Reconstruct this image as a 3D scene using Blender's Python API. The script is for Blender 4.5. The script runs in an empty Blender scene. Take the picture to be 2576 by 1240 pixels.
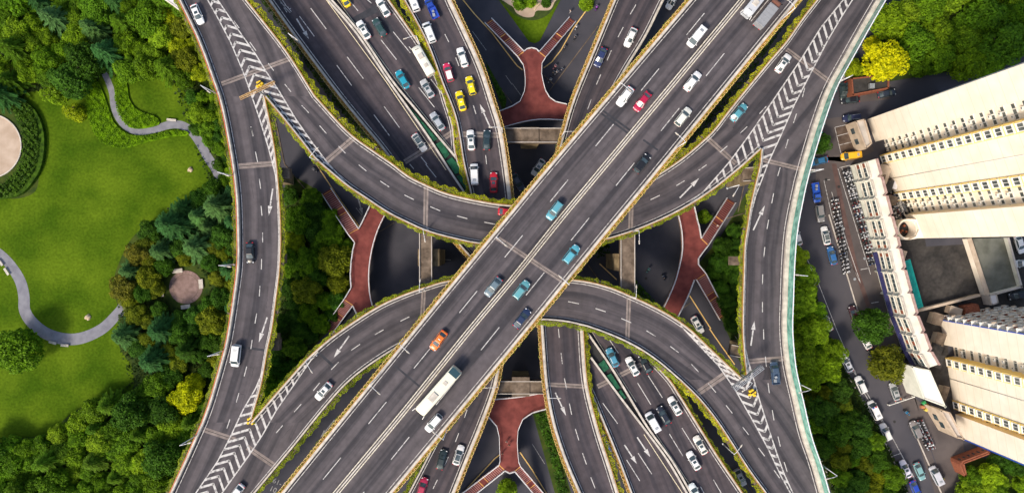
import bpy, bmesh, math, random
from mathutils import Vector, Matrix
R = random.Random(7)
SC = bpy.context.scene
COL = SC.collection
CAM_H = 180.0
FPX = 1771.0            # focal length in plan units of the survey photograph (2576 wide)
CX, CY = 1288.0, 620.0

# ------------------------------------------------ camera, sky, sun, exposure
cam = bpy.data.cameras.new('camera'); cam.sensor_width = 36; cam.lens = 36*FPX/2576
cam.clip_start = 1; cam.clip_end = 4000
co = bpy.data.objects.new('camera', cam); COL.objects.link(co); co.location = (0, 0, CAM_H)
SC.camera = co
SUN_EL, SUN_AZ = math.radians(45), math.radians(220)   # azimuth clockwise from +Y
w = bpy.data.worlds.new('World'); SC.world = w; w.use_nodes = True
nt = w.node_tree; bg = nt.nodes['Background']
sky = nt.nodes.new('ShaderNodeTexSky'); sky.sky_type = 'NISHITA'; sky.sun_disc = False
sky.sun_elevation = SUN_EL; sky.sun_rotation = SUN_AZ; sky.air_density = 1.2; sky.dust_density = 3.0
nt.links.new(sky.outputs[0], bg.inputs[0]); bg.inputs[1].default_value = 0.145
sl = bpy.data.lights.new('sun', 'SUN'); sl.energy = 2.85; sl.angle = math.radians(12); sl.color = (1, .88, .72)
so = bpy.data.objects.new('sun', sl); COL.objects.link(so)
sd = Vector((math.sin(SUN_AZ)*math.cos(SUN_EL), math.cos(SUN_AZ)*math.cos(SUN_EL), math.sin(SUN_EL)))
so.rotation_euler = sd.to_track_quat('Z', 'Y').to_euler()
so.location = sd*300
SC.view_settings.view_transform = 'Standard'; SC.view_settings.look = 'None'
SC.view_settings.exposure = 0.35; SC.view_settings.gamma = 1

# ------------------------------------------------ helpers
ZT, ZM, ZL = 29.0, 20.5, 14.0      # the three levels of the interchange
def P(x, y, z=0.0):
    k = (CAM_H-z)/FPX
    return Vector(((x-CX)*k, (CY-y)*k, z))
def T(c, r, s):
    """survey tile readings 'x,y x,y; x,y x,y' -> list of polylines"""
    out = []
    for part in s.split(';'):
        pl = []
        for q in part.split():
            a, b = q.split(','); pl.append((c*644+float(a)/3, r*413.23+float(b)/3))
        if pl: out.append(pl)
    return out
def cat(*a):
    o = []
    for p in a: o += p
    return o
def crom(pts, step):
    """Catmull-Rom through 2-D/3-D points, resampled roughly every step"""
    pts = [Vector(p) for p in pts]
    if len(pts) < 3:
        n = max(1, int((pts[1]-pts[0]).length/step)); return [pts[0].lerp(pts[1], i/n) for i in range(n+1)]
    ext = [pts[0]*2-pts[1]]+pts+[pts[-1]*2-pts[-2]]
    out = []
    for i in range(1, len(ext)-2):
        a, b, c, d = ext[i-1:i+3]
        n = max(1, int((c-b).length/step))
        for k in range(n):
            t = k/n
            out.append(((2*b)+(c-a)*t+(2*a-5*b+4*c-d)*t*t+(3*b-a-3*c+d)*t**3)*.5)
    out.append(pts[-1]); return out
def resample(pts, n):
    L = [0]
    for i in range(1, len(pts)): L.append(L[-1]+(pts[i]-pts[i-1]).length)
    out = []; j = 0
    for k in range(n):
        t = L[-1]*k/(n-1)
        while j < len(pts)-2 and L[j+1] < t: j += 1
        s = (t-L[j])/max(1e-6, L[j+1]-L[j]); out.append(pts[j].lerp(pts[j+1], min(1, max(0, s))))
    return out
def plen(pts): return sum((pts[i]-pts[i-1]).length for i in range(1, len(pts)))
def normals(pts):
    out = []
    for i in range(len(pts)):
        d = pts[min(i+1, len(pts)-1)]-pts[max(i-1, 0)]; d.z = 0
        d = d.normalized() if d.length > 1e-6 else Vector((1, 0, 0)); out.append(Vector((-d.y, d.x, 0)))
    return out
def inside(p, poly):
    x, y = p; c = False; n = len(poly)
    for i in range(n):
        x1, y1 = poly[i]; x2, y2 = poly[(i+1) % n]
        if (y1 > y) != (y2 > y) and x < (x2-x1)*(y-y1)/(y2-y1)+x1: c = not c
    return c

def extend(pl, by=230):
    """carry a road edge on beyond the surveyed frame"""
    q = [Vector((v[0], v[1])) for v in pl]
    if not -5 < q[0].y < 1245: q.insert(0, q[0]+(q[0]-q[1]).normalized()*by)
    if not -5 < q[-1].y < 1245: q.append(q[-1]+(q[-1]-q[-2]).normalized()*by)
    return [tuple(v) for v in q]
class MB:
    def __init__(s): s.v = []; s.f = []; s.m = []; s.uv = {}; s.sm = []
    def face(s, pts, m=0, uv=None, sm=False):
        b = len(s.v); s.v += [tuple(p) for p in pts]; s.f.append(tuple(range(b, b+len(pts)))); s.m.append(m); s.sm.append(sm)
        if uv: s.uv[len(s.f)-1] = uv
    def idx(s, vs, fs, m=0, sm=False):
        b = len(s.v); s.v += [tuple(p) for p in vs]
        for f in fs: s.f.append(tuple(i+b for i in f)); s.m.append(m); s.sm.append(sm)
    def box(s, cx, cy, cz, sx, sy, sz, rot=0, m=0, taper=1.0):
        c, n = math.cos(rot), math.sin(rot); vs = []
        for k, dz in ((1, -.5), (taper, .5)):
            for dx, dy in ((-.5, -.5), (.5, -.5), (.5, .5), (-.5, .5)):
                x, y = dx*sx*k, dy*sy*k; vs.append((cx+x*c-y*n, cy+x*n+y*c, cz+dz*sz))
        s.idx(vs, [(3, 2, 1, 0), (4, 5, 6, 7), (0, 1, 5, 4), (1, 2, 6, 5), (2, 3, 7, 6), (3, 0, 4, 7)], m)
    def beam(s, a, b, wd, h, m=0):
        a = Vector(a); b = Vector(b); d = (b-a); L = d.length; d.normalize()
        up = Vector((0, 0, 1)) if abs(d.z) < .95 else Vector((1, 0, 0))
        x = d.cross(up).normalized(); y = x.cross(d)
        vs = []
        for e in (a, b):
            for p, q in ((-1, -1), (1, -1), (1, 1), (-1, 1)): vs.append(e+x*p*wd/2+y*q*h/2)
        s.idx(vs, [(3, 2, 1, 0), (4, 5, 6, 7), (0, 1, 5, 4), (1, 2, 6, 5), (2, 3, 7, 6), (3, 0, 4, 7)], m)
    def cyl(s, a, b, r1, r2, n=8, m=0, sm=True):
        a = Vector(a); b = Vector(b); d = (b-a).normalized()
        up = Vector((0, 0, 1)) if abs(d.z) < .95 else Vector((1, 0, 0))
        x = d.cross(up).normalized(); y = x.cross(d); vs = []
        for e, r in ((a, r1), (b, r2)):
            for i in range(n):
                t = 2*math.pi*i/n; vs.append(e+(x*math.cos(t)+y*math.sin(t))*r)
        fs = [(i, (i+1) % n, n+(i+1) % n, n+i) for i in range(n)]
        s.idx(vs, fs, m, sm); b0 = len(s.v)-2*n
        s.f.append(tuple(b0+i for i in reversed(range(n)))); s.m.append(m); s.sm.append(False)
        s.f.append(tuple(b0+n+i for i in range(n))); s.m.append(m); s.sm.append(False)
    def strip(s, pts, d0, d1, z0, z1, m=0, side=1, nrm=None, closed=False, dash=None):
        """box section swept along pts between inward offsets d0..d1, heights z0..z1 above pts"""
        N = nrm or normals(pts); rows = []; acc = 0; uvs = []
        for i, p in enumerate(pts):
            if i: acc += (p-pts[i-1]).length
            n = N[i]*side; a = p+n*d0; b = p+n*d1
            rows.append((a+Vector((0, 0, z0)), a+Vector((0, 0, z1)), b+Vector((0, 0, z1)), b+Vector((0, 0, z0)))); uvs.append(acc)
        for i in range(len(rows)-1):
            p, q = rows[i], rows[i+1]; u, v = uvs[i], uvs[i+1]
            for k in range(4):
                l = (k+1) % 4
                s.face((p[k], p[l], q[l], q[k]), m, ((k, u), (k+1, u), (k+1, v), (k, v)))
        s.face(rows[0], m, ((0, 0),)*4); s.face(rows[-1][::-1], m, ((0, 0),)*4)
    def prism(s, poly, z0, z1, m=0, mt=None):
        """poly: world xy list"""
        n = len(poly); a = sum(poly[i][0]*poly[(i+1) % n][1]-poly[(i+1) % n][0]*poly[i][1] for i in range(n))
        if a < 0: poly = poly[::-1]
        s.face([(p[0], p[1], z1) for p in poly], m if mt is None else mt)
        s.face([(p[0], p[1], z0) for p in poly][::-1], m)
        for i in range(n):
            p, q = poly[i], poly[(i+1) % n]
            s.face([(p[0], p[1], z0), (q[0], q[1], z0), (q[0], q[1], z1), (p[0], p[1], z1)], m)
    def mesh(s, name, mats):
        me = bpy.data.meshes.new(name); me.from_pydata(s.v, [], s.f)
        if not isinstance(mats, (list, tuple)): mats = [mats]
        for m in mats: me.materials.append(m)
        me.polygons.foreach_set('material_index', s.m); me.polygons.foreach_set('use_smooth', s.sm)
        if s.uv:
            ul = me.uv_layers.new(name='UVMap')
            for fi, uv in s.uv.items():
                ls = me.polygons[fi].loop_start
                for k, t in enumerate(uv): ul.data[ls+k].uv = t
        me.update(); return me
    def obj(s, name, mats, parent=None, loc=None):
        return link(name, s.mesh(name, mats), parent, loc)
def link(name, data, parent=None, loc=None):
    o = bpy.data.objects.new(name, data); COL.objects.link(o)
    if parent: o.parent = parent
    if loc is not None: o.location = loc
    return o
def tag(o, label=None, cat=None, group=None, kind=None):
    if label: o['label'] = label
    if cat: o['category'] = cat
    if group: o['group'] = group
    if kind: o['kind'] = kind
    return o
def thing(name, label, cat, loc=(0, 0, 0), rz=0, group=None):
    o = link(name, None, None, loc); o.rotation_euler = (0, 0, rz); o.empty_display_size = .3
    return tag(o, label, cat, group)
def copy_tree(o, parent=None):
    c = o.copy(); COL.objects.link(c); c.parent = parent
    for ch in [x for x in KIDS.get(o.name, [])]: copy_tree(ch, c)
    return c
KIDS = {}
def reg(root):
    for ch in root.children: KIDS.setdefault(root.name, []).append(ch); reg(ch)

# ------------------------------------------------ materials
def pm(name, c1, c2=None, scale=1.0, rough=.85, metal=0, detail=5, obj=False, contrast=(.35, .65), spec=.3, uvs=None, bump=0, alpha=1, trans=0, extra=None, fine=None):
    m = bpy.data.materials.new(name); m.use_nodes = True; t = m.node_tree; b = t.nodes['Principled BSDF']
    b.inputs['Roughness'].default_value = rough; b.inputs['Metallic'].default_value = metal
    b.inputs['Specular IOR Level'].default_value = spec
    if alpha < 1: b.inputs['Alpha'].default_value = alpha
    N = t.nodes.new; L = t.links.new
    if c2 is None and not obj: b.inputs['Base Color'].default_value = (*c1, 1); return m
    if c2 is None: c2 = c1
    if uvs:
        tc = N('ShaderNodeTexCoord'); mp = N('ShaderNodeMapping'); mp.inputs['Scale'].default_value = (*uvs, 1); L(tc.outputs['UV'], mp.inputs[0]); src = mp.outputs[0]
    else:
        g = N('ShaderNodeNewGeometry'); src = g.outputs['Position']
    n = N('ShaderNodeTexNoise'); n.inputs['Scale'].default_value = scale; n.inputs['Detail'].default_value = detail; L(src, n.inputs['Vector'])
    r = N('ShaderNodeMapRange'); r.inputs[1].default_value = contrast[0]; r.inputs[2].default_value = contrast[1]; L(n.outputs['Fac'], r.inputs[0])
    mx = N('ShaderNodeMix'); mx.data_type = 'RGBA'; mx.inputs[6].default_value = (*c1, 1); mx.inputs[7].default_value = (*c2, 1); L(r.outputs[0], mx.inputs[0]); out = mx.outputs[2]
    if uvs:   # second, isotropic world noise over the streaks
        g = N('ShaderNodeNewGeometry'); n2 = N('ShaderNodeTexNoise'); n2.inputs['Scale'].default_value = .35; n2.inputs['Detail'].default_value = 8; L(g.outputs['Position'], n2.inputs['Vector'])
        r2 = N('ShaderNodeMapRange'); r2.inputs[1].default_value = .3; r2.inputs[2].default_value = .7; r2.inputs[3].default_value = .86; r2.inputs[4].default_value = 1.12; L(n2.outputs['Fac'], r2.inputs[0])
        m2 = N('ShaderNodeVectorMath'); m2.operation = 'SCALE'; L(out, m2.inputs[0]); L(r2.outputs[0], m2.inputs[3]); out = m2.outputs[0]
    if fine:
        g3 = N('ShaderNodeNewGeometry'); n3 = N('ShaderNodeTexNoise'); n3.inputs['Scale'].default_value = fine[0]; n3.inputs['Detail'].default_value = 6; L(g3.outputs['Position'], n3.inputs['Vector'])
        r3 = N('ShaderNodeMapRange'); r3.inputs[1].default_value = .32; r3.inputs[2].default_value = .68; r3.inputs[3].default_value = fine[1]; r3.inputs[4].default_value = fine[2]; L(n3.outputs['Fac'], r3.inputs[0])
        m4 = N('ShaderNodeVectorMath'); m4.operation = 'SCALE'; L(out, m4.inputs[0]); L(r3.outputs[0], m4.inputs[3]); out = m4.outputs[0]
    if obj:
        oi = N('ShaderNodeObjectInfo'); m3 = N('ShaderNodeVectorMath'); m3.operation = 'MULTIPLY'; L(out, m3.inputs[0]); L(oi.outputs['Color'], m3.inputs[1]); out = m3.outputs[0]
    if extra: out = extra(t, out)
    L(out, b.inputs['Base Color'])
    if bump:
        bp = N('ShaderNodeBump'); bp.inputs['Strength'].default_value = bump; L(n.outputs['Fac'], bp.inputs['Height']); L(bp.outputs[0], b.inputs['Normal'])
    if trans:
        tb = N('ShaderNodeBsdfTranslucent'); L(out, tb.inputs[0]); ms = N('ShaderNodeMixShader'); ms.inputs[0].default_value = trans
        o = t.nodes['Material Output']; L(b.outputs[0], ms.inputs[1]); L(tb.outputs[0], ms.inputs[2]); L(ms.outputs[0], o.inputs[0])
    return m
M = {}
M['deck'] = pm('deck_asphalt', (.042, .039, .046), (.100, .087, .094), scale=1.0, fine=(.9, .88, 1.1), uvs=(.42, .012), rough=.82, detail=3, contrast=(.40, .58))
M['low'] = pm('lower_deck_asphalt', (.034, .032, .041), (.088, .071, .078), scale=1.0, fine=(.9, .88, 1.1), uvs=(.42, .012), rough=.85, detail=3, contrast=(.38, .62))
M['street'] = pm('street_asphalt', (.042, .044, .057), (.074, .071, .086), scale=.12, rough=.9, detail=8)
M['street2'] = pm('side_street_asphalt', (.056, .055, .067), (.078, .074, .086), scale=.1, rough=.9, detail=8)
M['pave'] = pm('worn_paving', (.07, .06, .06), (.108, .092, .09), scale=.2, rough=.92, detail=8)
M['yard'] = pm('dark_yard_surface', (.026, .025, .025), (.058, .053, .05), scale=.25, fine=(1.2, .75, 1.2), rough=.95, detail=8)
M['concrete'] = pm('pale_concrete', (.42, .38, .34), (.55, .5, .45), scale=.6, rough=.85, detail=8)
M['conc_dark'] = pm('weathered_concrete', (.095, .07, .05), (.21, .16, .12), scale=.5, fine=(1.5, .8, 1.15), rough=.9, detail=8)
M['parapet'] = pm('parapet_coating', (.44, .4, .35), (.64, .59, .52), scale=.8, rough=.6, detail=6)
M['white'] = pm('road_paint', (.22, .21, .21), (.55, .535, .52), scale=1.6, rough=.7, detail=9, contrast=(.34, .5))
M['faded'] = pm('worn_road_paint', (.2, .2, .2), (.42, .41, .4), scale=2.5, rough=.8, detail=8)
M['yellowp'] = pm('cream_road_paint', (.6, .53, .36), (.8, .72, .52), scale=2.0, rough=.7, detail=8)
M['joint'] = pm('joint_concrete', (.17, .14, .13), (.27, .225, .205), scale=.9, rough=.9, detail=8)
M['patch'] = pm('dark_strip_and_shadow', (.03, .032, .04), (.045, .046, .055), scale=.9, rough=.85)  # dark strips across the decks, and the painted gantry shadow
M['seam'] = pm('joint_rubber', (.03, .03, .03))
M['red_deck'] = pm('red_footbridge_coating', (.15, .040, .036), (.215, .06, .052), scale=.3, rough=.85, spec=.15, fine=(.7, .78, 1.16), detail=7)
M['steel_white'] = pm('white_rail_paint', (.72, .72, .74), (.82, .82, .83), scale=2, rough=.4)
M['steel_grey'] = pm('galvanised_steel', (.35, .37, .38), (.5, .52, .53), scale=2, rough=.4, metal=.5)
M['orange'] = pm('orange_planter_paint', (.34, .15, .04), (.5, .3, .07), scale=1.5, rough=.6)
M['orangel'] = pm('orange_step_paint', (.6, .3, .08), (.7, .38, .12), scale=1.5, rough=.7)
M['gold'] = pm('amber_planter_rim', (.72, .46, .14), (.85, .6, .25), scale=2, rough=.5)
M['redrail'] = pm('red_rail_paint', (.6, .12, .05), (.7, .25, .1), scale=1, rough=.5)
M['net'] = pm('green_safety_net', (.008, .06, .03), (.015, .13, .06), scale=1.2, rough=.8)
M['teal'] = pm('teal_barrier_panel', (.015, .2, .16), (.2, .5, .42), scale=.7, rough=.25, spec=.6)
M['tealroof'] = pm('teal_awning_sheet', (.01, .3, .27), (.02, .38, .33), scale=.8, rough=.4)
M['lawn'] = pm('park_lawn', (.044, .092, .004), (.098, .160, .008), scale=.1, spec=.03, fine=(1.6, .80, 1.18), rough=.95, detail=9, contrast=(.34, .66))
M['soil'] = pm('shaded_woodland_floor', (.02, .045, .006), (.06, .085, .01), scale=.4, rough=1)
M['path'] = pm('park_path_asphalt', (.17, .17, .2), (.24, .24, .27), scale=.5, rough=.9)
M['sand'] = pm('pink_sand_paving', (.4, .3, .22), (.52, .41, .32), scale=.3, rough=.95)
M['plaza'] = pm('pink_granite_paving', (.19, .125, .11), (.28, .19, .17), scale=.8, rough=.8)
def leafm(name, c1, c2, scale=.9):
    return pm(name, c1, c2, scale=scale, rough=.55, detail=3, obj=True, contrast=(.35, .65), trans=.3, spec=.08)
M['leaf'] = leafm('broadleaf_foliage', (.45, .5, .5), (1.35, 1.3, 1.0))
M['needle'] = leafm('needle_foliage', (.5, .5, .5), (1.2, 1.2, 1.2), 1.3)
M['hedge'] = leafm('planter_foliage', (.45, .5, .3), (1.35, 1.3, 1.0), .5)
M['bark'] = pm('tree_bark', (.07, .05, .035), (.13, .1, .075), scale=3, rough=.95)
M['paint'] = pm('vehicle_paint', (1, 1, 1), (.94, .94, .94), scale=.8, rough=.28, obj=True, spec=.5)
M['winglass'] = pm('window_glass', (.05, .06, .06), (.14, .15, .14), scale=.6, rough=.15, spec=.6)
M['glass'] = pm('tinted_glass', (.03, .05, .058), (.07, .1, .11), scale=1, rough=.06, spec=.8)
M['tyre'] = pm('tyre_rubber', (.02, .02, .02)); M['rim'] = pm('alloy_rim', (.4, .4, .42), rough=.35, metal=.7)
M['lampw'] = pm('headlamp_lens', (.8, .82, .85), rough=.1); M['lampr'] = pm('tail_lamp_lens', (.55, .02, .03), rough=.2)
M['black'] = pm('black_plastic', (.02, .02, .022), rough=.5)
M['box'] = pm('cargo_box_panel', (.9, .9, .9), (.8, .8, .8), scale=1.5, rough=.5, obj=True)
M['brick'] = pm('red_brick', (.2, .06, .035), (.3, .105, .055), scale=3, rough=.9)
M['skin'] = pm('skin', (.5, .3, .2)); M['cloth'] = pm('clothing', (1, 1, 1), obj=True)
M['blue'] = pm('blue_trim_paint', (.02, .08, .45), rough=.5)
M['stone'] = pm('pale_boulder', (.45, .34, .22), (.6, .48, .34), scale=3, rough=.9)
def floorlines(t, src):
    N = t.nodes.new; L = t.links.new; g = N('ShaderNodeNewGeometry'); s = N('ShaderNodeSeparateXYZ'); L(g.outputs['Position'], s.inputs[0])
    mo = N('ShaderNodeMath'); mo.operation = 'MODULO'; mo.inputs[1].default_value = 3.0; L(s.outputs['Z'], mo.inputs[0])
    lt = N('ShaderNodeMath'); lt.operation = 'LESS_THAN'; lt.inputs[1].default_value = .1; L(mo.outputs[0], lt.inputs[0])
    mx = N('ShaderNodeMix'); mx.data_type = 'RGBA'; mx.inputs[7].default_value = (.72, .6, .44, 1); L(lt.outputs[0], mx.inputs[0]); L(src, mx.inputs[6]); return mx.outputs[2]
M['render'] = pm('cream_render_wall', (.83, .74, .61), (.91, .83, .71), scale=.12, fine=(.5, .94, 1.03), rough=.9, detail=8, extra=floorlines)
M['render2'] = pm('cream_window_bay', (.74, .66, .55), (.85, .78, .68), scale=.3, rough=.9, detail=8)
M['ochre'] = pm('yellow_bay_render', (.84, .58, .16), (.9, .66, .24), scale=.4, rough=.8)
M['frame'] = pm('window_frame_white', (.75, .74, .7), rough=.5)
M['mint'] = pm('pale_mint_render', (.62, .63, .55), (.75, .75, .67), scale=.5, rough=.8)
M['roofw'] = pm('pale_sheet_roof', (.66, .64, .66), (.74, .72, .73), scale=.4, rough=.7)
M['navy'] = pm('dark_blue_canopy', (.02, .022, .08), (.035, .035, .12), scale=.6, rough=.6)
M['pier'] = pm('stained_pier_concrete', (.17, .125, .07), (.31, .24, .14), scale=.6, rough=.9, fine=(1.5, .8, 1.1))
M['tan'] = pm('tan_render', (.42, .33, .25), (.55, .45, .35), scale=.5, rough=.9)
# ------------------------------------------------ ground and park
def flat(name, polys, z, mat, parent=None, kind='structure'):
    mb = MB()
    for pl in polys:
        w_ = [P(*q, z) for q in pl]
        a = sum(w_[i].x*w_[(i+1) % len(w_)].y-w_[(i+1) % len(w_)].x*w_[i].y for i in range(len(w_)))
        if a < 0: w_ = w_[::-1]
        mb.face(w_)
    o = mb.obj(name, mat, parent)
    bm = bmesh.new(); bm.from_mesh(o.data); bmesh.ops.triangulate(bm, faces=bm.faces, ngon_method='EAR_CLIP'); bm.to_mesh(o.data); bm.free()
    if kind: tag(o, kind=kind)
    return o
g = MB(); g.face([(-1500, -1500, 0), (1500, -1500, 0), (1500, 1500, 0), (-1500, 1500, 0)])
tag(g.obj('ground', M['street']), kind='structure')
def smooth(pl, step=4, closed=True):
    if closed:
        n = len(pl); q = crom([pl[-1]]+list(pl)+[pl[0], pl[1]], step)
        a = min(range(len(q)), key=lambda i: (q[i]-Vector(pl[0])).length)
        b = max(i for i in range(len(q)) if (q[i]-Vector(pl[0])).length < .01+min((q[j]-Vector(pl[0])).length for j in range(len(q))))
        return [tuple(v) for v in q[a:b]]
    return [tuple(v) for v in crom(pl, step)]
WOOD = [(-420, -320), (400, -320), (470, -80), (560, 190), (588, 420), (602, 640), (590, 800), (560, 960), (500, 1130), (440, 1320), (380, 1560), (-420, 1560)]
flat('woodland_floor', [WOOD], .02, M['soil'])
flat('lawn', [smooth([(60, 245), (110, 225), (200, 200), (300, 190), (420, 200), (470, 240), (480, 300), (520, 380), (535, 440), (500, 500), (420, 540), (340, 590), (300, 660), (285, 720), (300, 790), (300, 870), (330, 920), (330, 980), (250, 1000), (180, 1040), (130, 1080), (60, 1100), (-360, 1120), (-360, 470), (40, 500), (100, 420), (100, 320)])], .04, M['lawn'])
def ribbon_path(name, pts, width, z, mat):
    q = [P(*v, z) for v in crom(pts, 6)]; N = normals(q); mb = MB()
    for i in range(len(q)-1):
        w0, w1 = width(i/len(q)), width((i+1)/len(q))
        mb.face([q[i]-N[i]*w0/2, q[i+1]-N[i+1]*w1/2, q[i+1]+N[i+1]*w1/2, q[i]+N[i]*w0/2])
    return tag(mb.obj(name, mat), kind='structure')
ribbon_path('path', [(262, 185), (272, 205), (282, 235), (287, 270), (300, 300), (322, 322), (350, 331), (390, 325), (425, 315), (455, 315), (480, 330), (503, 360), (522, 395), (545, 430), (560, 470)], lambda t: 1.5+1.0*t, .06, M['path'])
ribbon_path('path', [(-60, 600), (0, 640), (32, 675), (52, 710), (60, 745), (62, 780), (80, 810), (115, 838), (160, 852), (205, 850), (255, 828), (290, 795), (312, 765), (325, 720)], lambda t: 2.2+.8*math.sin(t*3.1), .06, M['path'])
# round sandy court at the frame's left edge
mb = MB(); c0 = P(-25, 368); mb.prism([(c0.x+8.25*math.cos(a*math.pi/32), c0.y+8.25*math.sin(a*math.pi/32)) for a in range(64)], 0, .09)
court = tag(mb.obj('round_court', M['sand']), kind='structure')
mb = MB(); ring = [Vector((c0.x+8.25*math.cos(a*math.pi/32), c0.y+8.25*math.sin(a*math.pi/32), 0)) for a in range(65)]
mb.strip(ring, 0, .28, 0, .35); mb.obj('kerb', M['parapet'], court)
# round plaza
mb = MB(); c0 = P(468, 722); mb.prism([(c0.x+4.3*math.cos(a*math.pi/32), c0.y+4.3*math.sin(a*math.pi/32)) for a in range(64)], 0, .12)
plaza = tag(mb.obj('round_plaza', M['plaza']), kind='structure')
mb = MB()
for rr in (4.3, 3.3):
    ring = [Vector((c0.x+rr*math.cos(a*math.pi/32), c0.y+rr*math.sin(a*math.pi/32), .12)) for a in range(65)]; mb.strip(ring, 0, .1, 0, .006)
for a in range(28):
    t = a*2*math.pi/28; mb.beam((c0.x+3.35*math.cos(t), c0.y+3.35*math.sin(t), .123), (c0.x+4.2*math.cos(t), c0.y+4.2*math.sin(t), .123), .06, .01)
mb.obj('paving_joint', M['conc_dark'], plaza)
# streets and islands
flat('street', [[(1985, -60), (2245, -20), (2160, 120), (2110, 220), (2400, 190), (2700, 120), (2700, 400), (2180, 420), (2300, 900), (2420, 1300), (2300, 1300), (2262, 1180), (2190, 1040), (2110, 905), (2062, 800), (1998, 590), (1960, 560), (2000, 300)]], .012, M['street2'])
flat('pavement', [[(2116, 205), (2240, 212), (2240, 250), (2118, 262)], [(2070, 300), (2150, 290), (2200, 380), (2140, 410), (2050, 400)],
     [(2052, 395), (2122, 395), (2146, 470), (2190, 620), (2240, 800), (2300, 990), (2330, 1100), (2400, 1300), (2372, 1300), (2300, 1085), (2240, 960), (2160, 790), (2085, 560), (2052, 500)],
     [(2300, 1000), (2420, 1090), (2440, 1240), (2380, 1240)]], .022, M['pave'])
flat('yard', [[(2200, 395), (2320, 560), (2330, 620), (2700, 600), (2700, 820), (2380, 820), (2400, 1050), (2340, 930), (2290, 780), (2240, 560)]], .024, M['yard'])
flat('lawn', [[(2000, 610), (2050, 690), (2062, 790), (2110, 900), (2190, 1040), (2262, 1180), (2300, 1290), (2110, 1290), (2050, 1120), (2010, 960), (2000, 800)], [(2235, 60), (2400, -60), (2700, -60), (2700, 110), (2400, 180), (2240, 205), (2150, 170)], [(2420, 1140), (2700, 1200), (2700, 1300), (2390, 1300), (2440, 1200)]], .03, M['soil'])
flat('lawn', [[(1240, -20), (1330, 105), (1345, 110), (1358, 104), (1420, -20)]], .1, M['lawn'])
flat('garden_path', [smooth([(1252, -20), (1270, 14), (1298, 40), (1335, 52), (1368, 44), (1392, 22), (1402, -20)])], .13, pm('dark_grass', (.03, .05, .008), (.05, .08, .012), 1))
flat('garden_path', [smooth([(1256, -14), (1274, 8), (1290, 18), (1300, 34), (1322, 44), (1342, 42), (1350, 28), (1382, 26), (1394, 8), (1396, -14)])], .15, M['sand'])
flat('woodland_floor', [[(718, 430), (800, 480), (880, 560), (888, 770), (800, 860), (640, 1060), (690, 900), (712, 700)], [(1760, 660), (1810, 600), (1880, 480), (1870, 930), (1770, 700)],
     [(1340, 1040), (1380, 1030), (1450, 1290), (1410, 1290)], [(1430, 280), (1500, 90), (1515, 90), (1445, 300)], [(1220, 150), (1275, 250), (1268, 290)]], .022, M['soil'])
# kerb lines, ground markings of the lower streets
def lines(name, pls, z, width, mat, parent=None, kind=None, h=.006):
    mb = MB()
    for pl in pls:
        q = [P(*v, z) for v in pl]; mb.strip(q, -width/2, width/2, 0, h)
    o = mb.obj(name, mat, parent)
    if kind: tag(o, kind=kind)
    return o
GL = cat(T(1, 0, '1633,238 1738,382;1885,572 1932,640'), T(2, 0, '0,630 65,718'), T(2, 2, '152,867 247,1018;1650,10 1700,80'), T(1, 1, '755,330 800,385;1160,0 1190,35;1405,718 1470,722'))
lines('lane_marking', GL, .02, .15, M['faded'], kind='structure')
lines('kerb', cat(T(1, 0, '1560,0 1650,110 1780,250 1932,450'), T(2, 0, '620,0 540,110 460,220 370,380 300,470 240,515;0,450 40,500 80,530'), T(2, 2, '60,930 150,1060 260,1240;1490,0 1580,130 1680,270'),
      T(1, 1, '455,0 600,220 780,470'), T(2, 1, '1340,990 1500,1240;660,750 790,870'), T(1, 2, '1932,870 1800,980 1560,1240')), .02, .25, M['gold'], kind='structure', h=.12)
lines('kerb', cat(T(2, 0, '650,200 280,690'), T(1, 0, '150,920 215,1240'), T(1, 1, '215,0 390,210'), T(1, 0, '1760,560 1932,780'), T(1, 1, '930,510 1045,440;1480,590 1600,740'), T(2, 0, '240,570 315,640'), T(2, 1, '1760,120 1705,360;1620,410 1750,370;560,740 650,865;1270,1100 1345,1045'), T(2, 2, '1760,1150 1820,1240')), .02, .22, M['conc_dark'], kind='structure', h=.12)
# parking bays and kerbs of the side street
lines('parking_marking', [[(1998, 590), (2050, 690), (2105, 830), (2175, 990), (2250, 1110), (2305, 1215)], [(2112, 868), (2148, 935), (2185, 995), (2245, 1100), (2305, 1210)], [(2124, 945), (2152, 932)], [(2160, 995), (2180, 985)], [(2244, 1147), (2264, 1140)], [(2277, 1205), (2297, 1195)],
     [(2092, 483), (2127, 600), (2165, 712), (2128, 640), (2092, 540), (2073, 455), (2088, 452)], [(2108, 424), (2150, 560), (2190, 690)], [(2117, 420), (2160, 560), (2198, 665)], [(2112, 422), (2140, 416)], [(2165, 678), (2187, 674)], [(2192, 762), (2210, 759)], [(2063, 350), (2072, 352)]], .034, .14, M['white'], kind='structure')
flat('pavement', [[(2098, 322), (2139, 311), (2161, 384), (2117, 394)]], .028, pm('brown_block_paving', (.07, .048, .036), (.13, .095, .075), .6, spec=.1))
flat('cycle_track', [[(2092, 412), (2104, 412), (2122, 510), (2158, 670), (2190, 770), (2180, 772), (2146, 672), (2110, 512)]], .028, pm('worn_red_track', (.085, .055, .052), (.125, .078, .07), .5, spec=.1))
lines('parking_marking', [[(2100, 321), (2139, 312)], [(2100, 321), (2117, 392)], [(2104, 343), (2142, 333)], [(2109, 366), (2149, 356)]], .034, .13, M['white'], kind='structure')
lines('kerb', [[(2104, 868), (2130, 940), (2190, 1040), (2240, 1140), (2290, 1260)], [(2085, 540), (2160, 790)], [(2300, 1085), (2390, 1290)], [(2028, 1085), (2060, 1140), (2110, 1260)], [(2232, 10), (2170, 90), (2120, 200)]], .02, .3, M['concrete'], kind='structure', h=.13)

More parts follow.
